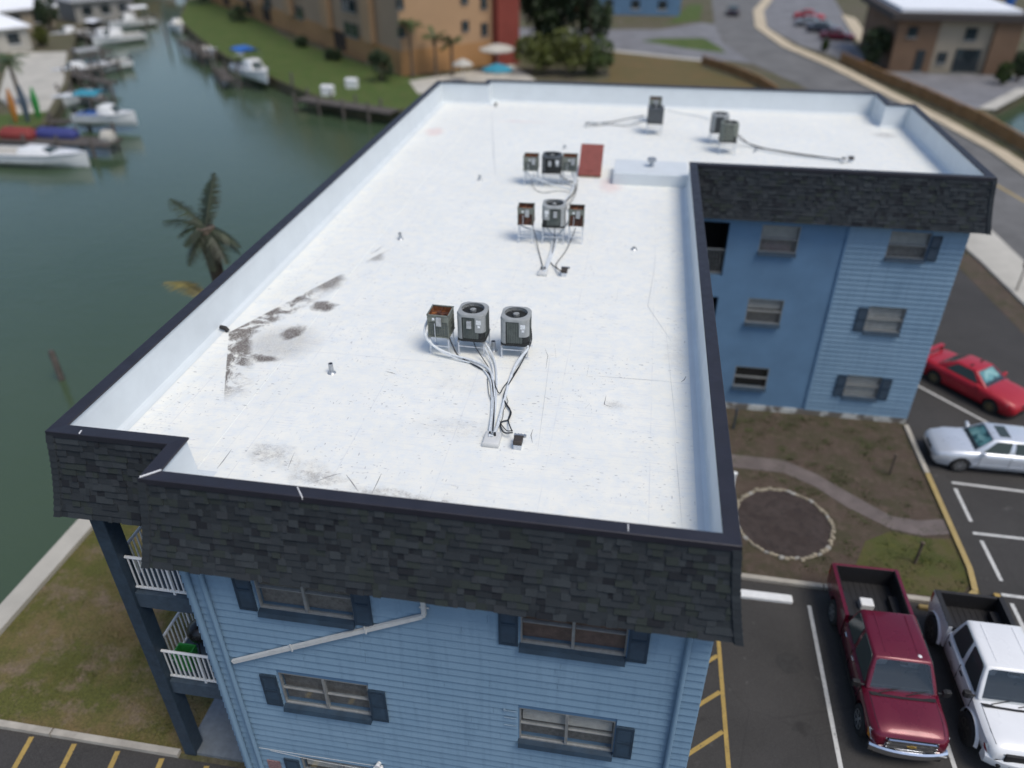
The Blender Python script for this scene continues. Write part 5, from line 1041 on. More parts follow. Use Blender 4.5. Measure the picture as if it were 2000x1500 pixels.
def sedan(name, label, loc, rz, p):
    t = thing(name, label, 'car', loc, rz, local=True); L, hw, zb, zh, belt, zr = p['L']/2, p['hw'], .20, p['zh'], p['belt'], p['zr']; r = p.get('r',.31); wf, wr = p['wf'], p['wr']; a0, a1, c0, c1 = p['a0'], p['a1'], p['c0'], p['c1']
    S = [ringsec(L-.01,hw*.62,zb+.16,zh-.26,.01), ringsec(L-.06,hw*.80,zb+.08,zh-.18,.02), ringsec(L-.2,hw*.92,zb+.02,zh-.10,.035), ringsec(L-.5,hw*.975,zb,zh-.045,.045), ringsec((L+a0)/2,hw,zb,zh-.0,.045), ringsec(a0+.05,hw,zb,zh+.03,.04), ringsec(a0-.2,hw,zb,belt,.0), ringsec(0,hw,zb,belt,0), ringsec(c0+.2,hw,zb,belt,0), ringsec(c0-.05,hw,zb,belt-.0,.03), ringsec((c0-L)/2-.1,hw*.985,zb,belt-.02,.03), ringsec(-L+.22,hw*.93,zb+.04,belt-.04,.03), ringsec(-L+.06,hw*.84,zb+.10,belt-.08,.02), ringsec(-L,hw*.74,zb+.16,belt-.14,.01)]
    cut = []
    for x in (wf, wr):
        for sd in (-1, 1): cut.append(MB().lathe([(r*1.16,sd*(hw-.25)),(r*1.16,sd*(hw+.2))],x,r*1.03,22,0,'y'))
    obj('body', modded(MB().loft(S,0,True,True), cut, 0), m[p['paint']], t, smooth=40)
    greenhouse(t, (a0,c0,hw*.88,hw*.86,belt-.04,belt-.03), (a1,c1,hw*.66,hw*.64,zr,zr-.02), p['paint'], p['ws'], p['split'], bevel=.06, inf=(.07,.09), interior=p['ws'] == 'ctint', sunshade=p.get('shade'))
    for x in (wf, wr):
        for sd in (-1, 1): wheel(t, x, sd*(hw-.10), r, .2, sd, p['rim'], 7)
    obj('underbody', MB().box(-L+.3,L-.3,-hw+.25,hw-.25,zb-.04,zb+.1), m['blackm'], t)
    for sd in (-1, 1):
        hl = MB(); q = [(L-.10,sd*hw*.48,zh-.30),(L-.24,sd*hw*.84,zh-.28),(L-.36,sd*hw*.93,zh-.16),(L-.20,sd*hw*.62,zh-.155)]; hl.loft([[(x-.05,y,z) for x,y,z in q],[(x+.03,y*1.02,z+.01) for x,y,z in q]],0,True,True); obj('headlight', hl, m['lamp'], t)
        mr = MB(); mr.loft([[(a0-.28+a*.05,sd*(hw*.93),belt+.0+c*.05) for a,c in ((-1,-1),(1,-1),(1,1),(-1,1))],[(a0-.28+a*.06,sd*(hw+.10),belt+.04+c*.06) for a,c in ((-1,-1),(1,-1),(1,1),(-1,1))],[(a0-.28+a*.04,sd*(hw+.19),belt+.04+c*.05) for a,c in ((-1,-1),(1,-1),(1,1),(-1,1))]],0,True,True); obj('mirror', modded(mr,bevel=.012), m[p['paint']], t)
        tl = MB(); tl.box(-L-.005,-L+.16,min(sd*hw*.5,sd*hw*.80),max(sd*hw*.5,sd*hw*.80),belt-.24,belt-.12); obj('tail_light', tl, m['redl'], t)
        for xx in p['seams']: obj('door_gap', MB().box(xx-.004,xx+.004,min(sd*(hw-.01),sd*(hw+.003)),max(sd*(hw-.01),sd*(hw+.003)),zb+.14,belt-.1), m['blackm'], t)
        obj('hood_gap', MB().tube([(L-.24,sd*hw*.74,zh-.095),(L-.6,sd*hw*.80,zh-.03),(a0+.10,sd*hw*.84,zh+.035)],.006,5), m['blackm'], t)
        obj('side_moulding', MB().box(wr+r*1.2,wf-r*1.2,min(sd*hw,sd*(hw+.012)),max(sd*hw,sd*(hw+.012)),zb+.20,zb+.26), m[p['paint']], t)
    obj('grille', MB().cbox(L-.13,L-.005,-hw*.30,hw*.30,zh-.31,zh-.21,.01), m['blackm'], t); obj('lower_intake', MB().cbox(L-.10,L+.0,-hw*.50,hw*.50,zb+.12,zb+.22,.01), m['blackm'], t)
    if p.get('roofglass'): obj('sunroof', MB().cbox(a1-.62,a1-.22,-.36,.36,zr+.012,zr+.036,.02), m['cglass'], t)
    if p.get('wing'):
        b = MB(); b.cbox(-L+.03,-L+.24,-hw*.78,hw*.78,belt+.17,belt+.205,.01); b.box(-L+.08,-L+.2,-hw*.74,-hw*.70,belt-.08,belt+.18); b.box(-L+.08,-L+.2,hw*.70,hw*.74,belt-.08,belt+.18); obj('spoiler', b, m[p['paint']], t)
    return t
sedan('parked_car', 'silver sedan with dark sunroof and pale sunshade behind its windscreen', (21.45,16.38,.012), pi, dict(L=4.6, hw=.87, zh=.86, belt=.92, zr=1.36, a0=1.06, a1=.42, c0=-1.55, c1=-.95, wf=1.38, wr=-1.28, paint='silverp', rim='rim', ws='ctint', shade='cglassblue', split=[(.08,.48),(.50,.93)], seams=(.80,-.20,-1.05), roofglass=True))
sedan('parked_car', 'bright red two-door car with rear spoiler and blue sunshade', (22.25,21.2,.012), -.885, dict(L=4.4, hw=.84, zh=.86, belt=.93, zr=1.33, a0=.90, a1=.22, c0=-1.42, c1=-.72, wf=1.28, wr=-1.24, paint='redp', rim='rimgold', ws='ctint', shade='cglassblue', split=[(.10,.86)], seams=(.62,-.62), wing=True))
far = dict(L=4.5, hw=.87, zh=.85, belt=.92, zr=1.4, a0=1.0, a1=.4, c0=-1.6, c1=-1.0, wf=1.35, wr=-1.25, rim='rim', ws='cglass', split=[(.08,.48),(.5,.93)], seams=())
sedan('parked_car', 'dark maroon car at the end of the far row in side lot', (32.4,108.6,.03), -.35, dict(far, paint='wine')); sedan('parked_car', 'dark blue car between two others in the far side lot', (31.6,114.5,.03), -.35, dict(far, paint='darkp'))
sedan('parked_car', 'pale grey car parked in the far side lot', (30.6,119.5,.03), -.35, dict(far, paint='greyp')); sedan('parked_car', 'red car at the far end of side lot row', (31.4,126,.03), -.35, dict(far, paint='redp')); sedan('driving_car', 'dark car driving on the street bend far away', (20.3,130,.03), pi/2, dict(far, paint='darkp'))
# ------------------------------------------------------------------ plants
def frond(b, p, az, el, L, droop, wdt, n=30):
    d = Vector((cos(az)*cos(el), sin(az)*cos(el), sin(el))); pts = []
    for i in range(n+1):
        s = i/n; q = Vector(p)+d*(L*s)+Vector((0,0,-droop*s*s*L)); pts.append(q)
    b.tube([pts[0],pts[n//3],pts[2*n//3],pts[n]], [.03,.022,.015,.006], 5)
    for i in range(2, n+1):
        t = (pts[i]-pts[i-1]).normalized(); sd = t.cross(Vector((0,0,1))); sd = sd.normalized() if sd.length > 1e-3 else Vector((1,0,0))
        s = i/n; ln = wdt*(sin(pi*min(1, s*.92+.08))**.6+.12)
        for k in (-1, 1):
            tip = pts[i]+sd*(k*ln)+t*(ln*.55)+Vector((0,0,-ln*random.uniform(.25,.6))); w2 = t*(.036)
            b.add([pts[i]-w2, pts[i]+w2, tip], [(0,1,2)])
m['leafpalm'] = mat_foliage('dark_palm_frond', (.020, .030, .011))
def palm(label, x, y, h, fr, r0=.20, r1=.15, mt='frond', lean=(0,0)):
    t = thing('palm_tree', label, 'palm tree', (x, y, 0)); n = 14; pts = []; rr = []
    for i in range(n+1):
        s = i/n; pts.append((x+lean[0]*s*s, y+lean[1]*s*s, h*s)); rr.append((r0+(r1-r0)*s)*(1.06 if i % 2 else .96)+(.10*max(0,1-s*8)))
    rr[-1] *= 1.5; rr[-2] *= 1.45; rr[-3] *= 1.2
    obj('trunk', MB().tube(pts, rr, 10), m['bark'], t, smooth=50); top = pts[-1]
    for f in fr:
        b = MB(); frond(b, top, f[0], f[1], f[2], f[3], f[4] if len(f) > 4 else .42); obj('frond', b, m[f[5] if len(f) > 5 else mt], t)
    return t
def fan(n, L, seed): 
    R2 = random.Random(seed); return [(2*pi*k/n+R2.uniform(-.2,.2), R2.uniform(-.2,.9), L*R2.uniform(.8,1.15), R2.uniform(.2,.5), .5) for k in range(n)]
R3 = random.Random(12); fr_ = [(1.45,1.0,2.0,.05,.40),(1.75,.8,1.9,.1,.40),(2.7,.55,2.0,.18,.42),(2.95,.3,1.9,.3,.42)]
for k in range(11): fr_.append((2*pi*k/11+R3.uniform(-.2,.2), R3.uniform(-.6,.3), R3.uniform(.9,1.3), R3.uniform(.5,.9), .36))
palm('sparse palm with dark trunk on the lawn between canal and building', -7, 14.8, 8.0, fr_, .27, .22, 'leafpalm', lean=(-.15,.1))
p = U(402,578,7.0); palm('short yellowing palm at the roof edge below the dark-trunked palm', p.x, p.y, 6.9, [(2.85,.55,2.1,.42,.36,'frondy'),(2.6,.5,2.0,.45,.34,'frondy'),(-.6,.2,1.4,.5,.35),(-1.4,.2,1.3,.5,.35),(.4,0,1.2,.5,.35)], .2, .15)
def crownmesh(b, c, rx, ry, rz, n, size, seed, mi=0):
    R2 = random.Random(seed); clumps = [(R2.gauss(0,.5),R2.gauss(0,.5),R2.gauss(0,.5)) for k in range(26)]
    for k in range(n):
        q = R2.choice(clumps); v = Vector((q[0]+R2.gauss(0,.18), q[1]+R2.gauss(0,.18), q[2]+R2.gauss(0,.15)))
        if v.length > 1.05: v = v.normalized()*R2.uniform(.85,1.08)
        p_ = Vector((c[0]+v.x*rx, c[1]+v.y*ry, c[2]+v.z*rz)); s = size*R2.uniform(.6,1.3)
        nn = Vector((R2.gauss(0,1),R2.gauss(0,1),R2.gauss(.6,1))).normalized(); a = nn.orthogonal().normalized(); e = nn.cross(a)
        b.add([p_-a*s, p_-e*s*.45, p_+a*s, p_+e*s*.45], [(0,1,2,3)], mi)
def tree(label, x, y, h, rx, ry, rz, mt, seed, n=3600, size=.26, tr=.3, name='tree'):
    t = thing(name, label, 'tree' if name == 'tree' else 'bush', (x, y, 0)); b = MB(); cz = h-rz
    b.tube([(x,y,0),(x+.1,y,cz*.5),(x,y+.1,cz)], [tr*1.3,tr,tr*.6], 8); R2 = random.Random(seed+1)
    for k in range(6):
        a = R2.uniform(0,2*pi); b.tube([(x,y,cz*R2.uniform(.5,.9)),(x+cos(a)*rx*.5,y+sin(a)*ry*.5,cz+rz*R2.uniform(-.1,.4))],[tr*.4,tr*.12],6)
    obj('trunk', b, m['bark'], t, smooth=True); c = MB(); crownmesh(c, (x,y,cz), rx, ry, rz, n, size, seed); obj('crown', c, m[mt], t)
tree('tall dark evergreen tree beyond the roof beside the driveway', -3.2, 93, 14, 3.6, 4, 6.6, 'leafd', 3, 6500, .32, .4); tree('dark leafy tree behind the peach building end', -6.4, 96, 12, 2.4, 3, 5.8, 'leafd', 4, 4200, .30, .35); tree('dense dark tree near the pale driveway entrance', 0.6, 90, 11, 2.4, 3.2, 5.2, 'leafd', 5, 4600, .30, .3)
for k, (x, y, h, r, mt) in enumerate(((-4.6,81.5,4.2,2.3,'leafy'),(-1.0,81.2,4.8,2.6,'leafy'),(2.0,82,4.0,2.0,'leafm'))):
    tree(('yellow green bush nearest the pool deck','round yellow green bush in front of the dark trees','mid green bush by the dry grass')[k], x, y, h, r, r, h*.48, mt, 20+k, 2600, .2, .12, 'bush')
for k, (px, py, r, h, lb) in enumerate(((745,160,1.4,3.2,'tall dark bush at the peach building corner'),(652,118,1.0,1.5,'low dark bush below a carport opening of the peach building'),(590,92,.9,1.3,'low dark bush between two carport openings'),(470,42,1.6,2.2,'dark bush at the far end of the peach building lawn'))):
    p = U(px, py); tree(lb, p.x, p.y, h, r, r, h*.5, 'leafd', 40+k, 1400, .17, .08, 'bush')
for k, (px, py, h, lb) in enumerate(((806,152,5.2,'tallest of the palms against the peach wall'),(852,150,4.0,'middle palm against the peach wall'),(884,148,3.4,'shortest palm against peach wall beside white umbrella'))):
    p = U(px, py); palm(lb, p.x, p.y, h, fan(11,1.7,k), .16, .12)
p = U(45,205); palm('palm on the far patio behind the upright kayaks', p.x, p.y, 4.2, fan(12,2.0,9), .2, .15)
for k, (px, py, h, mt, lb) in enumerate(((1700,132,4.5,'leafd','slim dark tree at the tan building corner'),(1955,165,2.2,'leafm','green bush right of the tan building'),(1985,158,3.0,'leafd','dark bush at the far canal corner'),(30,45,5,'leafd','dark tree between the far white roofed houses'),(85,92,2.5,'leafy','yellow bush behind the far patio'),(100,60,4.5,'leafd','dark tree beside the far grey houses'),(1610,100,1.2,'leafm','low hedge bush along the side lot edge'),(395,8,6,'leafd','dark tree at the far bend of canal'))):
    p = U(px, py); tree(lb, p.x, p.y, h, h*.32, h*.32, h*.46, mt, 60+k, 1700, .24, .12, 'tree' if h > 4 else 'bush')

# ------------------------------------------------------------------ peach condominium
ux, uy = .73, .68; nL = sqrt(ux*ux+uy*uy); ux /= nL; uy /= nL; ROT = atan2(uy, ux); O = Vector((-18.8,77.8,0))
con = thing('condominium_building', 'peach stucco apartment block with red brown stair tower across the lawn', 'building', O, ROT, local=True)
HC = 15.0
def hit(px, py, face):
    d = _f+_r*((px-1000)/FPX)-_u*((py-750)/FPX); nrm = Vector((ux,uy,0)) if face == 'x' else Vector((-uy,ux,0))
    s = (O-CAMP).dot(nrm)/d.dot(nrm); q = CAMP+d*s-O; return q.dot(Vector((ux,uy,0))), q.dot(Vector((-uy,ux,0))), q.z
b = MB(); b.box(0,14,.0,75,2.6,HC); obj('wall', b, m['peachl'], con)
b = MB(); b.box(.12,14,-.02,.1,0,HC); obj('end_wall', b, m['peach'], con)
b = MB(); b.box(-.10,14.02,-.06,75,0,2.6); obj('ground_floor', b, m['orange'], con)
def cwin(face, u, z, wu, hz, mt='dark', nm='window'):
    b = MB(); f = MB()
    if face == 'x':
        b.box(-.16,-.11,u-wu/2,u+wu/2,z-hz/2,z+hz/2); f.box(-.20,-.16,u-wu/2-.06,u-wu/2,z-hz/2,z+hz/2); f.box(-.20,-.16,u+wu/2,u+wu/2+.06,z-hz/2,z+hz/2); f.box(-.20,-.16,u-.03,u+.03,z-hz/2,z+hz/2); f.box(-.24,-.16,u-wu/2-.1,u+wu/2+.1,z-hz/2-.1,z-hz/2)
    else:
        b.box(u-wu/2,u+wu/2,-.12,-.07,z-hz/2,z+hz/2); f.box(u-wu/2-.06,u+wu/2+.06,-.16,-.12,z-hz/2-.07,z-hz/2); f.box(u-.025,u+.025,-.15,-.12,z-hz/2,z+hz/2)
    o = obj(nm, b, m[mt], con); obj('frame', f, m['frame' if nm == 'window' else 'orange'], o)
cg = mat_glass('dark_reflecting_glass', (.03, .04, .045), .15); m['cg'] = cg
_, u1, z1 = hit(688,58,'x'); _, u2, z2 = hit(583,22,'x')
for uu in (u1, u2, u2+13, u2+25, u2+37):
    for k in range(4): cwin('x', uu, z1+k*2.75, 4.0, 1.5, 'cg')
for px, py in ((668,94),(525,42)): _, uu, zz = hit(px,py,'x'); cwin('x', uu, 1.45, 3.6, 2.1, 'dark', 'carport_opening')
for uu in (u2+22, u2+34): cwin('x', uu, 1.45, 3.6, 2.1, 'dark', 'carport_opening')
for px, py in ((784,62),(908,50)):
    xx, _, zz = hit(px,py,'y')
    for k in range(4): cwin('y', xx, zz+k*2.75, .95, 1.05, 'cg')
xx, _, zz = hit(945,40,'y'); 
for k in range(4): cwin('y', xx, 3.9+k*2.75, .9, 1.3, 'cg')
for uu in (7, 19.5, 33, 46): b = MB(); b.box(-.75,-.1,uu-1.1,uu+1.1,2.6,HC); obj('bay', b, m['peach'], con)
tw, _, _ = hit(962,100,'y'); te, _, _ = hit(1003,100,'y'); b = MB(); b.box(tw,te,-1.2,3.5,0,HC+1); obj('stair_tower', b, m['brick'], con)
b = MB(); b.box(-.3,14.3,-.3,75,HC,HC+.5); obj('roof', b, m['whroof'], con)
def umbrella(label, px, py, h, r, mt):
    p = U(px, py); t = thing('patio_umbrella', label, 'umbrella', (p.x,p.y,.05)); obj('pole', MB().tube([(p.x,p.y,.05),(p.x,p.y,h)],.03,8), m['white'], t); b = MB(); n = 8
    b.loft([[(p.x+r*cos(2*pi*k/n),p.y+r*sin(2*pi*k/n),h-.62) for k in range(n)],[(p.x+r*cos(2*pi*k/n),p.y+r*sin(2*pi*k/n),h-.50) for k in range(n)],[(p.x+r*.5*cos(2*pi*k/n),p.y+r*.5*sin(2*pi*k/n),h-.15) for k in range(n)],[(p.x+.03*cos(2*pi*k/n),p.y+.03*sin(2*pi*k/n),h+.05) for k in range(n)]],0,False,True); obj('canopy', b, m[mt], t); obj('base', MB().lathe([(.3,.05),(.3,.1),(.06,.14)],p.x,p.y,12), m['concdk'], t)
umbrella('teal patio umbrella beside the pool deck', 972, 175, 2.5, 1.6, 'teal'); umbrella('white patio umbrella next to the red brown stair tower', 972, 140, 2.9, 2.1, 'pale'); umbrella('small white patio umbrella left of the larger white one', 905, 160, 2.3, 1.1, 'pale')

# ------------------------------------------------------------------ tan building beyond the street
nb = thing('commercial_building', 'tan and brown two storey building with white flat roof beyond the street', 'building', (40,96,0))
b = MB(); b.box(34.4,46.5,89,104,0,5.3); obj('wall', b, m['tanb'], nb); b = MB(); b.box(34.35,38.6,88.7,104.05,0,5.3); obj('brown_wall', b, m['brownb'], nb); b = MB(); b.box(33.4,47.3,88.0,105,5.3,6.0); obj('fascia', b, m['fascia'], nb)
b = MB(); b.box(34.4,46.6,89.2,104.5,6.0,6.35); obj('roof', b, m['whroof'], nb); b = MB(); b.box(44.2,46.9,88.4,90,0,5.3); obj('corner_column', b, m['brownb'], nb)
for x0, x1, z0, z1 in ((35.4,36.4,3.6,4.6),(36.9,37.8,.1,2.3),(39.2,40.2,1.0,2.1),(41.0,43.6,.1,2.5),(41.4,42.6,3.4,4.6)):
    o = obj('window', MB().box(x0,x1,88.60 if x0 < 38.6 else 88.9,88.68 if x0 < 38.6 else 88.98,z0,z1), m['cg'], nb); yy = 88.60 if x0 < 38.6 else 88.9
    obj('frame', MB().box(x0-.08,x1+.08,yy-.06,yy-.005,z0-.12,z0), m['frame'], o)
b = MB(); b.prism([(31.8,105.5),(33.5,105.5),(34.2,115),(32.8,128),(31.9,128)],0,.14) if False else b.prism([(34.6,105.5),(36.3,105.5),(38.6,128),(37.2,132)],0,.16); solo('planter_island', b, m['tan'], 'tan paved island between side lot cars and tan building', 'island')
o = thing('blue_slide', 'bright blue curved awning frame right of the white roofed building', 'awning', (59.5,124,0)); b = MB(); b.tube([(58,124,0),(58.4,124,5),(60,124,8),(62.5,124,9.2)],[.5,.7,.8,.8],10); obj('canopy', b, m['bluec'], o, smooth=True); b = MB(); b.tube([(62.5,124,0),(62.5,124,9)],.12,8); obj('post', b, m['white'], o)
def fence(label, pts, h, mt, bay=2.4):
    t = thing('timber_fence', label, 'fence', (*pts[0], 0))
    for a, c in zip(pts, pts[1:]):
        a, c = Vector(a), Vector(c); n = max(1, round((c-a).length/bay))
        for k in range(n):
            p_, q = a.lerp(c, k/n), a.lerp(c, (k+1)/n); obj('post', MB().box(p_.x-.07,p_.x+.07,p_.y-.07,p_.y+.07,0,h+.06), m[mt], t)
            for i in range(3): z = h*(.2+i*.31); obj('board', MB().obox((p_.x,p_.y,z),(q.x,q.y,z),.05,h*.29), m[mt], t)
            obj('cap_board', MB().obox((p_.x,p_.y,h+.08),(q.x,q.y,h+.08),.2,.04), m[mt], t)
fence('long brown timber fence along the street bridge', [(30.0,93),(32.2,83.5),(34.5,75.5),(36.6,66),(37.6,58),(38.2,48),(39,35)], 1.05, 'woodbr'); fence('short brown timber fence between the dry grass and street', [(13.9,89.4),(17.0,84.2),(19.2,79.2),(20.5,74)], .9, 'woodbr')
b = MB(); p = U(1983,572); b.tube([(p.x,p.y,.13),(p.x,p.y,1.5)],.04,8); b.lathe([(.11,1.45),(.13,1.5),(.13,1.75),(.05,1.8)],p.x,p.y,10); solo('parking_meter', b, m['bark'], 'dark meter on a post on the pale sidewalk', 'meter', smooth=True)

# ------------------------------------------------------------------ canal: boats, docks, pilings
def boat(label, loc, rz, L, W, deckm, cabin=None, canopy=None, name='motor_boat', h=1.0):
    t = thing(name, label, 'boat', loc, rz, local=True); S = []
    for s in (0,.15,.4,.65,.82,.93,1.0):
        x = -L/2+L*s; wd = W/2*(1 if s < .45 else max(.03, 1-((s-.45)/.55)**2.2)); sh = h*(1+.25*s*s); S.append([(x,-wd,sh),(x,-wd*.97,sh*.5),(x,-wd*.55,.08),(x,0,-.25*(1-s)-.02),(x,wd*.55,.08),(x,wd*.97,sh*.5),(x,wd,sh),(x,wd*.85,sh+.03),(x,0,sh+.06*(s > .5)),(x,-wd*.85,sh+.03)])
    obj('hull', MB().loft(S,0,True,True), m['hull'], t, smooth=35)
    obj('deck_well', MB().cbox(-L*.44,L*.08,-W*.36,W*.36,h+.02,h+.10,.03), m[deckm], t)
    obj('rub_rail', MB().tube([(-L/2,W/2,h),(-L*.1,W/2+.02,h*1.04),(L*.2,W*.46,h*1.12),(L*.40,W*.2,h*1.2),(L*.5,0,h*1.25),(L*.40,-W*.2,h*1.2),(L*.2,-W*.46,h*1.12),(-L*.1,-W/2-.02,h*1.04),(-L/2,-W/2,h)],.05,6), m['galv'], t)
    if cabin: 
        b = MB(); b.loft([[(-L*.08,-W*.36,h+.05),(L*.24,-W*.30,h+.05),(L*.24,W*.30,h+.05),(-L*.08,W*.36,h+.05)],[(-L*.06,-W*.30,h+cabin),(L*.12,-W*.24,h+cabin),(L*.12,W*.24,h+cabin),(-L*.06,W*.30,h+cabin)]],0,True,True); obj('cabin', modded(b,bevel=.08), m['hull'], t, smooth=40)
        obj('windscreen', inset_quad([(L*.24,-W*.30,h+.05),(L*.24,W*.30,h+.05),(L*.12,W*.24,h+cabin),(L*.12,-W*.24,h+cabin)],(.1,.15),(1,0,.4),.02), m['cglass'], t)
    if canopy:
        b = MB(); b.loft([[(x,-W*.42,h+1.75),(x,-W*.25,h+1.95),(x,W*.25,h+1.95),(x,W*.42,h+1.75)] for x in (-L*.38,-L*.1,L*.02)]); obj('canvas_top', b, m[canopy], t)
        for x in (-L*.36, 0):
            for sd in (-1,1): obj('support', MB().tube([(x,sd*W*.42,h),(x,sd*W*.42,h+1.76)],.025,6), m['galv'], t)
    obj('outboard_motor', MB().cbox(-L/2-.35,-L/2-.02,-.18,.18,h-.3,h+.42,.06), m['blackm'], t)
    return t
WZ = -1.12
boat('long white boat moored at the end of the far dock', (-40.5,46.3,WZ), 0, 9.6, 2.6, 'pale', .5, None); boat('white boat with blue canvas cover moored at the far dock', (-40.6,56.6,WZ+.5), .05, 5.6, 2.2, 'bluec', .8, 'teal')
boat('white cruiser with blue canvas raised on a lift beside the lawn', (-35.2,75.6,WZ+.9), -.75, 7.6, 2.6, 'pale', 1.0, 'bluec'); boat('small pale skiff moored along the far bank', (-56,80.5,WZ), -2.1, 5, 1.9, 'pale'); boat('white cabin boat moored beside the distant bank', (-66,98,WZ), -2.15, 7, 2.4, 'pale', 1.0); boat('distant white boat near the upper bend of far bank', (-72,111,WZ), -2.1, 7, 2.4, 'pale', 1.1, 'whroof'); boat('small white tender tied near the peach building lawn', (-43,87.6,WZ), -.8, 4.2, 1.7, 'pale')
for k, (px, py, L, rz_, cb, cv, lb) in enumerate(((112,48,6.5,-2.1,1.0,'whroof','white boat crowded against the distant bank houses'),(143,78,6,-2.0,.8,None,'white boat tucked between distant finger docks'),(205,84,5.5,-.4,.9,'whroof','white topped boat at the tip of farthest dock'),(160,150,6.5,-2.1,.7,'grroof','grey topped boat moored beyond the blue canvas one'),(150,205,5,-1.9,None,None,'small open boat inside the far finger docks'),(60,20,7,-2.1,1.0,'whroof','distant boat in front of white roofed houses'),(350,62,5,-.9,.8,None,'small white boat at the distant lawn dock'),(410,112,5,-.8,None,None,'open skiff between distant dock and lifted cruiser'))):
    p = U(px, py, WZ); boat(lb, (p.x,p.y,WZ), rz_, L, 2.2, 'pale', cb, cv)
def dock(label, p, q, wd, z=-.15, mt='wood'):
    p, q = Vector(p), Vector(q); t = thing('dock', label, 'dock', ((p.x+q.x)/2,(p.y+q.y)/2,z)); d = (q-p); L = d.length; d.normalize(); n = int(L/.6); s = Vector((-d.y,d.x))*wd/2
    for k in range(n): c = p+d*(L*(k+.5)/n); a0, a1 = c-s, c+s; obj('plank', MB().obox((a0.x,a0.y,z),(a1.x,a1.y,z),L/n*.93,.06), m[mt], t)
    for sd in (-1,1): obj('stringer', MB().obox((p.x+sd*s.x*.8,p.y+sd*s.y*.8,z-.12),(q.x+sd*s.x*.8,q.y+sd*s.y*.8,z-.12),.1,.18), m['wood'], t)
    for k in range(int(L/3)+1):
        c = p+d*min(L-.1, k*3+.1)
        for sd in (-1,1): obj('piling', MB().lathe([(.14,-2.3),(.13,z+.7),(.09,z+.78)],c.x+sd*s.x*1.1,c.y+sd*s.y*1.1,8), m['wood'], t, smooth=True)
dock('weathered dock end carrying red and navy covers', (-46,49.8), (-35.6,50.0), 2.4); dock('finger dock nearest the blue canvas boat', (-52,66.6), (-45.2,63.2), 1.3); dock('finger dock beyond the nearest one on the far bank', (-57,74.5), (-49,70.5), 1.2); dock('farthest finger dock reaching into the canal', (-75,100), (-67.2,96), 1.2); dock('brown dock along the bank in front of the peach building corner', (-26.0,66.4), (-15.2,62.6), 1.8, .05, 'woodbr' if False else 'wood'); dock('short dock near the distant lawn bank', (-54,94.5), (-45.5,85.2), 1.4, .02); dock('dock pier beside the boat on lift', (-41.5,79.6), (-37.2,73.6), 1.2)
for k, (px, py, h) in enumerate(((200,80,2.2),(208,130,2.2),(225,200,2.0),(232,290,2.1),(176,120,2.0),(330,90,2.2),(395,125,2.2),(470,175,2.4),(575,190,2.4),(290,60,2.2))):
    p = U(px, py, WZ); b = MB(); b.lathe([(.16,-2.2),(.15,WZ+h),(.10,WZ+h+.08)],p.x,p.y,8); solo('mooring_piling', b, m['wood'], ('mooring piling off the tip of farthest finger dock','mooring piling off the narrow docks near the pale skiff','mooring piling beside the grey topped boat','mooring piling past the red and navy covered dock','mooring piling between the distant narrow docks','mooring piling off the distant lawn dock','mooring piling beside the open skiff at the lawn','mooring piling in front of the lifted cruiser','mooring piling near the brown dock by dock boxes','lonely mooring piling at the far canal bend')[k], 'piling', 'mooring pilings along the canal', smooth=True)
p = U(121,742,WZ); b = MB(); b.lathe([(.15,-2.2),(.14,WZ+1.5),(.09,WZ+1.58)],p.x,p.y,10); solo('lone_piling', b, m['wood'], 'lone dark piling in open green water near the building', 'piling', smooth=True)
sheet('far_patio', [(-71.5,84),(-64.9,85.4),(-53.9,69.2),(-47.6,58),(-49.5,56.5),(-56,62),(-66,76)], .03, m['pale']); sheet('far_patio_lawn', [(-49.5,56.5),(-47.6,58),(-45.4,54),(-46,49.5),(-55,44),(-62,55)], .02, m['green'])
for px, py, mt, lb, h in ((32,240,'orangek','orange kayak stood upright on the far bank',2.9),(56,240,'slab','slate blue kayak stood upright between two brighter ones',3.2),(76,232,'greenk','green kayak stood upright on the far bank',2.7)):
    p = U(px, py); b = MB(); S = []
    for s in (0,.08,.3,.5,.7,.92,1): wd = .38*sin(pi*min(.98,max(.02,s)))**.6; S.append([(p.x+wd*cos(2*pi*k/8),p.y+.3*s+wd*.5*sin(2*pi*k/8),h*s) for k in range(8)])
    b.loft(S,0,True,True); solo('kayak', b, m[mt], lb, 'kayak', smooth=True)
for x, y, sx, sy, h, mt, lb in ((-44.4,49.9,1.5,.6,.9,'redc','dull red canvas cover on the far dock'),(-41.3,50.6,1.8,.5,.8,'navyc','navy canvas cover on the far dock'),(-36.3,50.2,.5,.5,.9,'pale','pale round topped locker at the dock end')):
    b = MB(); z = -.12; b.loft([[(x+a*sx,y+c*sy,z) for a,c in ((-1,-1),(1,-1),(1,1),(-1,1))],[(x+a*sx,y+c*sy,z+h*.5) for a,c in ((-1,-1),(1,-1),(1,1),(-1,1))],[(x+a*sx*.8,y+c*sy*.35,z+h) for a,c in ((-1,-1),(1,-1),(1,1),(-1,1))]],0,True,True); solo('canvas_cover' if h > .7 and mt != 'pale' else 'dock_locker', modded(b,bevel=.08), m[mt], lb, 'cover' if mt != 'pale' else 'locker', smooth=40)
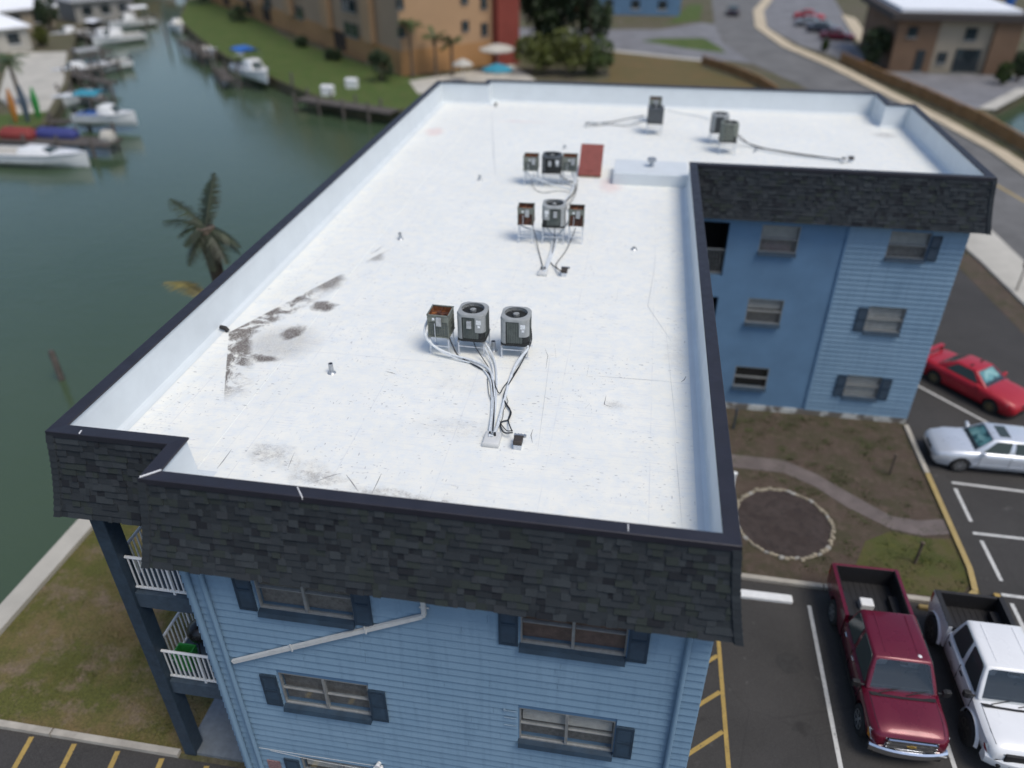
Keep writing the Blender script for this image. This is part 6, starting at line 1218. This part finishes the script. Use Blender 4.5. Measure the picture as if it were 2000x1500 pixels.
for px, py, s, lb in ((641,186,.6,'white dock box at the edge of the peach building lawn'),(688,172,.6,'white dock box set back on the peach building lawn')):
    p = U(px, py); t = thing('dock_box', lb, 'box', (p.x,p.y,.03)); obj('body', MB().cbox(p.x-s,p.x+s,p.y-s*.6,p.y+s*.6,.03,.75,.03), m['hull'], t); obj('lid', modded(MB().loft([[(p.x+a*s*1.05,p.y+c*s*.65,.75) for a,c in ((-1,-1),(1,-1),(1,1),(-1,1))],[(p.x+a*s*1.05,p.y+c*s*.65,.85) for a,c in ((-1,-1),(1,-1),(1,1),(-1,1))],[(p.x+a*s*.9,p.y+c*s*.3,1.0) for a,c in ((-1,-1),(1,-1),(1,1),(-1,1))]],0,True,True),bevel=.03), m['hull'], t)
for k, (px, py, q_) in enumerate(((150,110,(215,95)),(145,140,(225,120)),(120,45,(190,30)),(95,235,(215,225)))):
    a_, c_ = U(px, py), U(*q_); dock(('narrow dock beside the small pale skiff','narrow dock beyond the small pale skiff','narrow dock near the distant white roofed house','narrow dock under the kayaks')[k], (a_.x,a_.y), (c_.x,c_.y), 1.0)
def house(label, x, y, sx, sy, h, rz, wall, roof):
    t = thing('house', label, 'house', (x,y,0), rz, local=True); obj('wall', MB().box(-sx/2,sx/2,-sy/2,sy/2,0,h), m[wall], t)
    b = MB(); e = .5; A = [(-sx/2-e,-sy/2-e,h),(sx/2+e,-sy/2-e,h),(sx/2+e,sy/2+e,h),(-sx/2-e,sy/2+e,h)]; R1, R2 = (-sx/2+sy*.35,0,h+sy*.22),(sx/2-sy*.35,0,h+sy*.22); b.add(A+[R1,R2]+[(p_[0],p_[1],h-.18) for p_ in A],[(0,1,5,4),(1,2,5),(2,3,4,5),(3,0,4),(6,7,1,0),(7,8,2,1),(8,9,3,2),(9,6,0,3)]); obj('roof', b, m[roof], t)
    for k in range(3):
        xx = -sx*.3+k*sx*.3; o = obj('window', MB().box(xx-.7,xx+.7,-sy/2-.06,-sy/2-.01,.9,2.2), m['cg'], t); obj('frame', MB().box(xx-.8,xx+.8,-sy/2-.10,-sy/2-.062,.8,.9), m['white'], o)
        o = obj('window', MB().box(sx/2+.01,sx/2+.06,-sy*.3+k*sy*.3-.6,-sy*.3+k*sy*.3+.6,.9,2.2), m['cg'], t)
    obj('door', MB().box(sx/2+.01,sx/2+.07,-sy*.15-.45,-sy*.15+.45,0,2.05), m['brownb'], t)
    return t
house('white roofed house nearest the far patio', -75.5, 84.5, 9, 7, 2.9, .9, 'pale', 'whroof'); house('white roofed house behind the nearest one on far bank', -85, 101, 10, 8, 2.9, .95, 'tanb', 'whroof'); house('grey roofed house by the far patio end', -78, 112, 9, 7, 3, .95, 'concdk', 'grroof'); house('distant white roofed house on the far bank', -93, 124, 10, 8, 3, 1.0, 'pale', 'whroof'); house('brown roofed house at the top of the far bank', -97, 150, 14, 10, 4, 1.0, 'brownb', 'woodbr'); house('grey roofed house at the canal bend behind lawn', -78, 142, 12, 9, 4, -.6, 'concdk', 'grroof'); house('slate grey house beyond the dark trees', 5, 132, 14, 9, 5, 0, 'stucco', 'grroof'); house('dark red house beside the slate grey one', -4.5, 136, 9, 8, 7, 0, 'brick', 'brick')
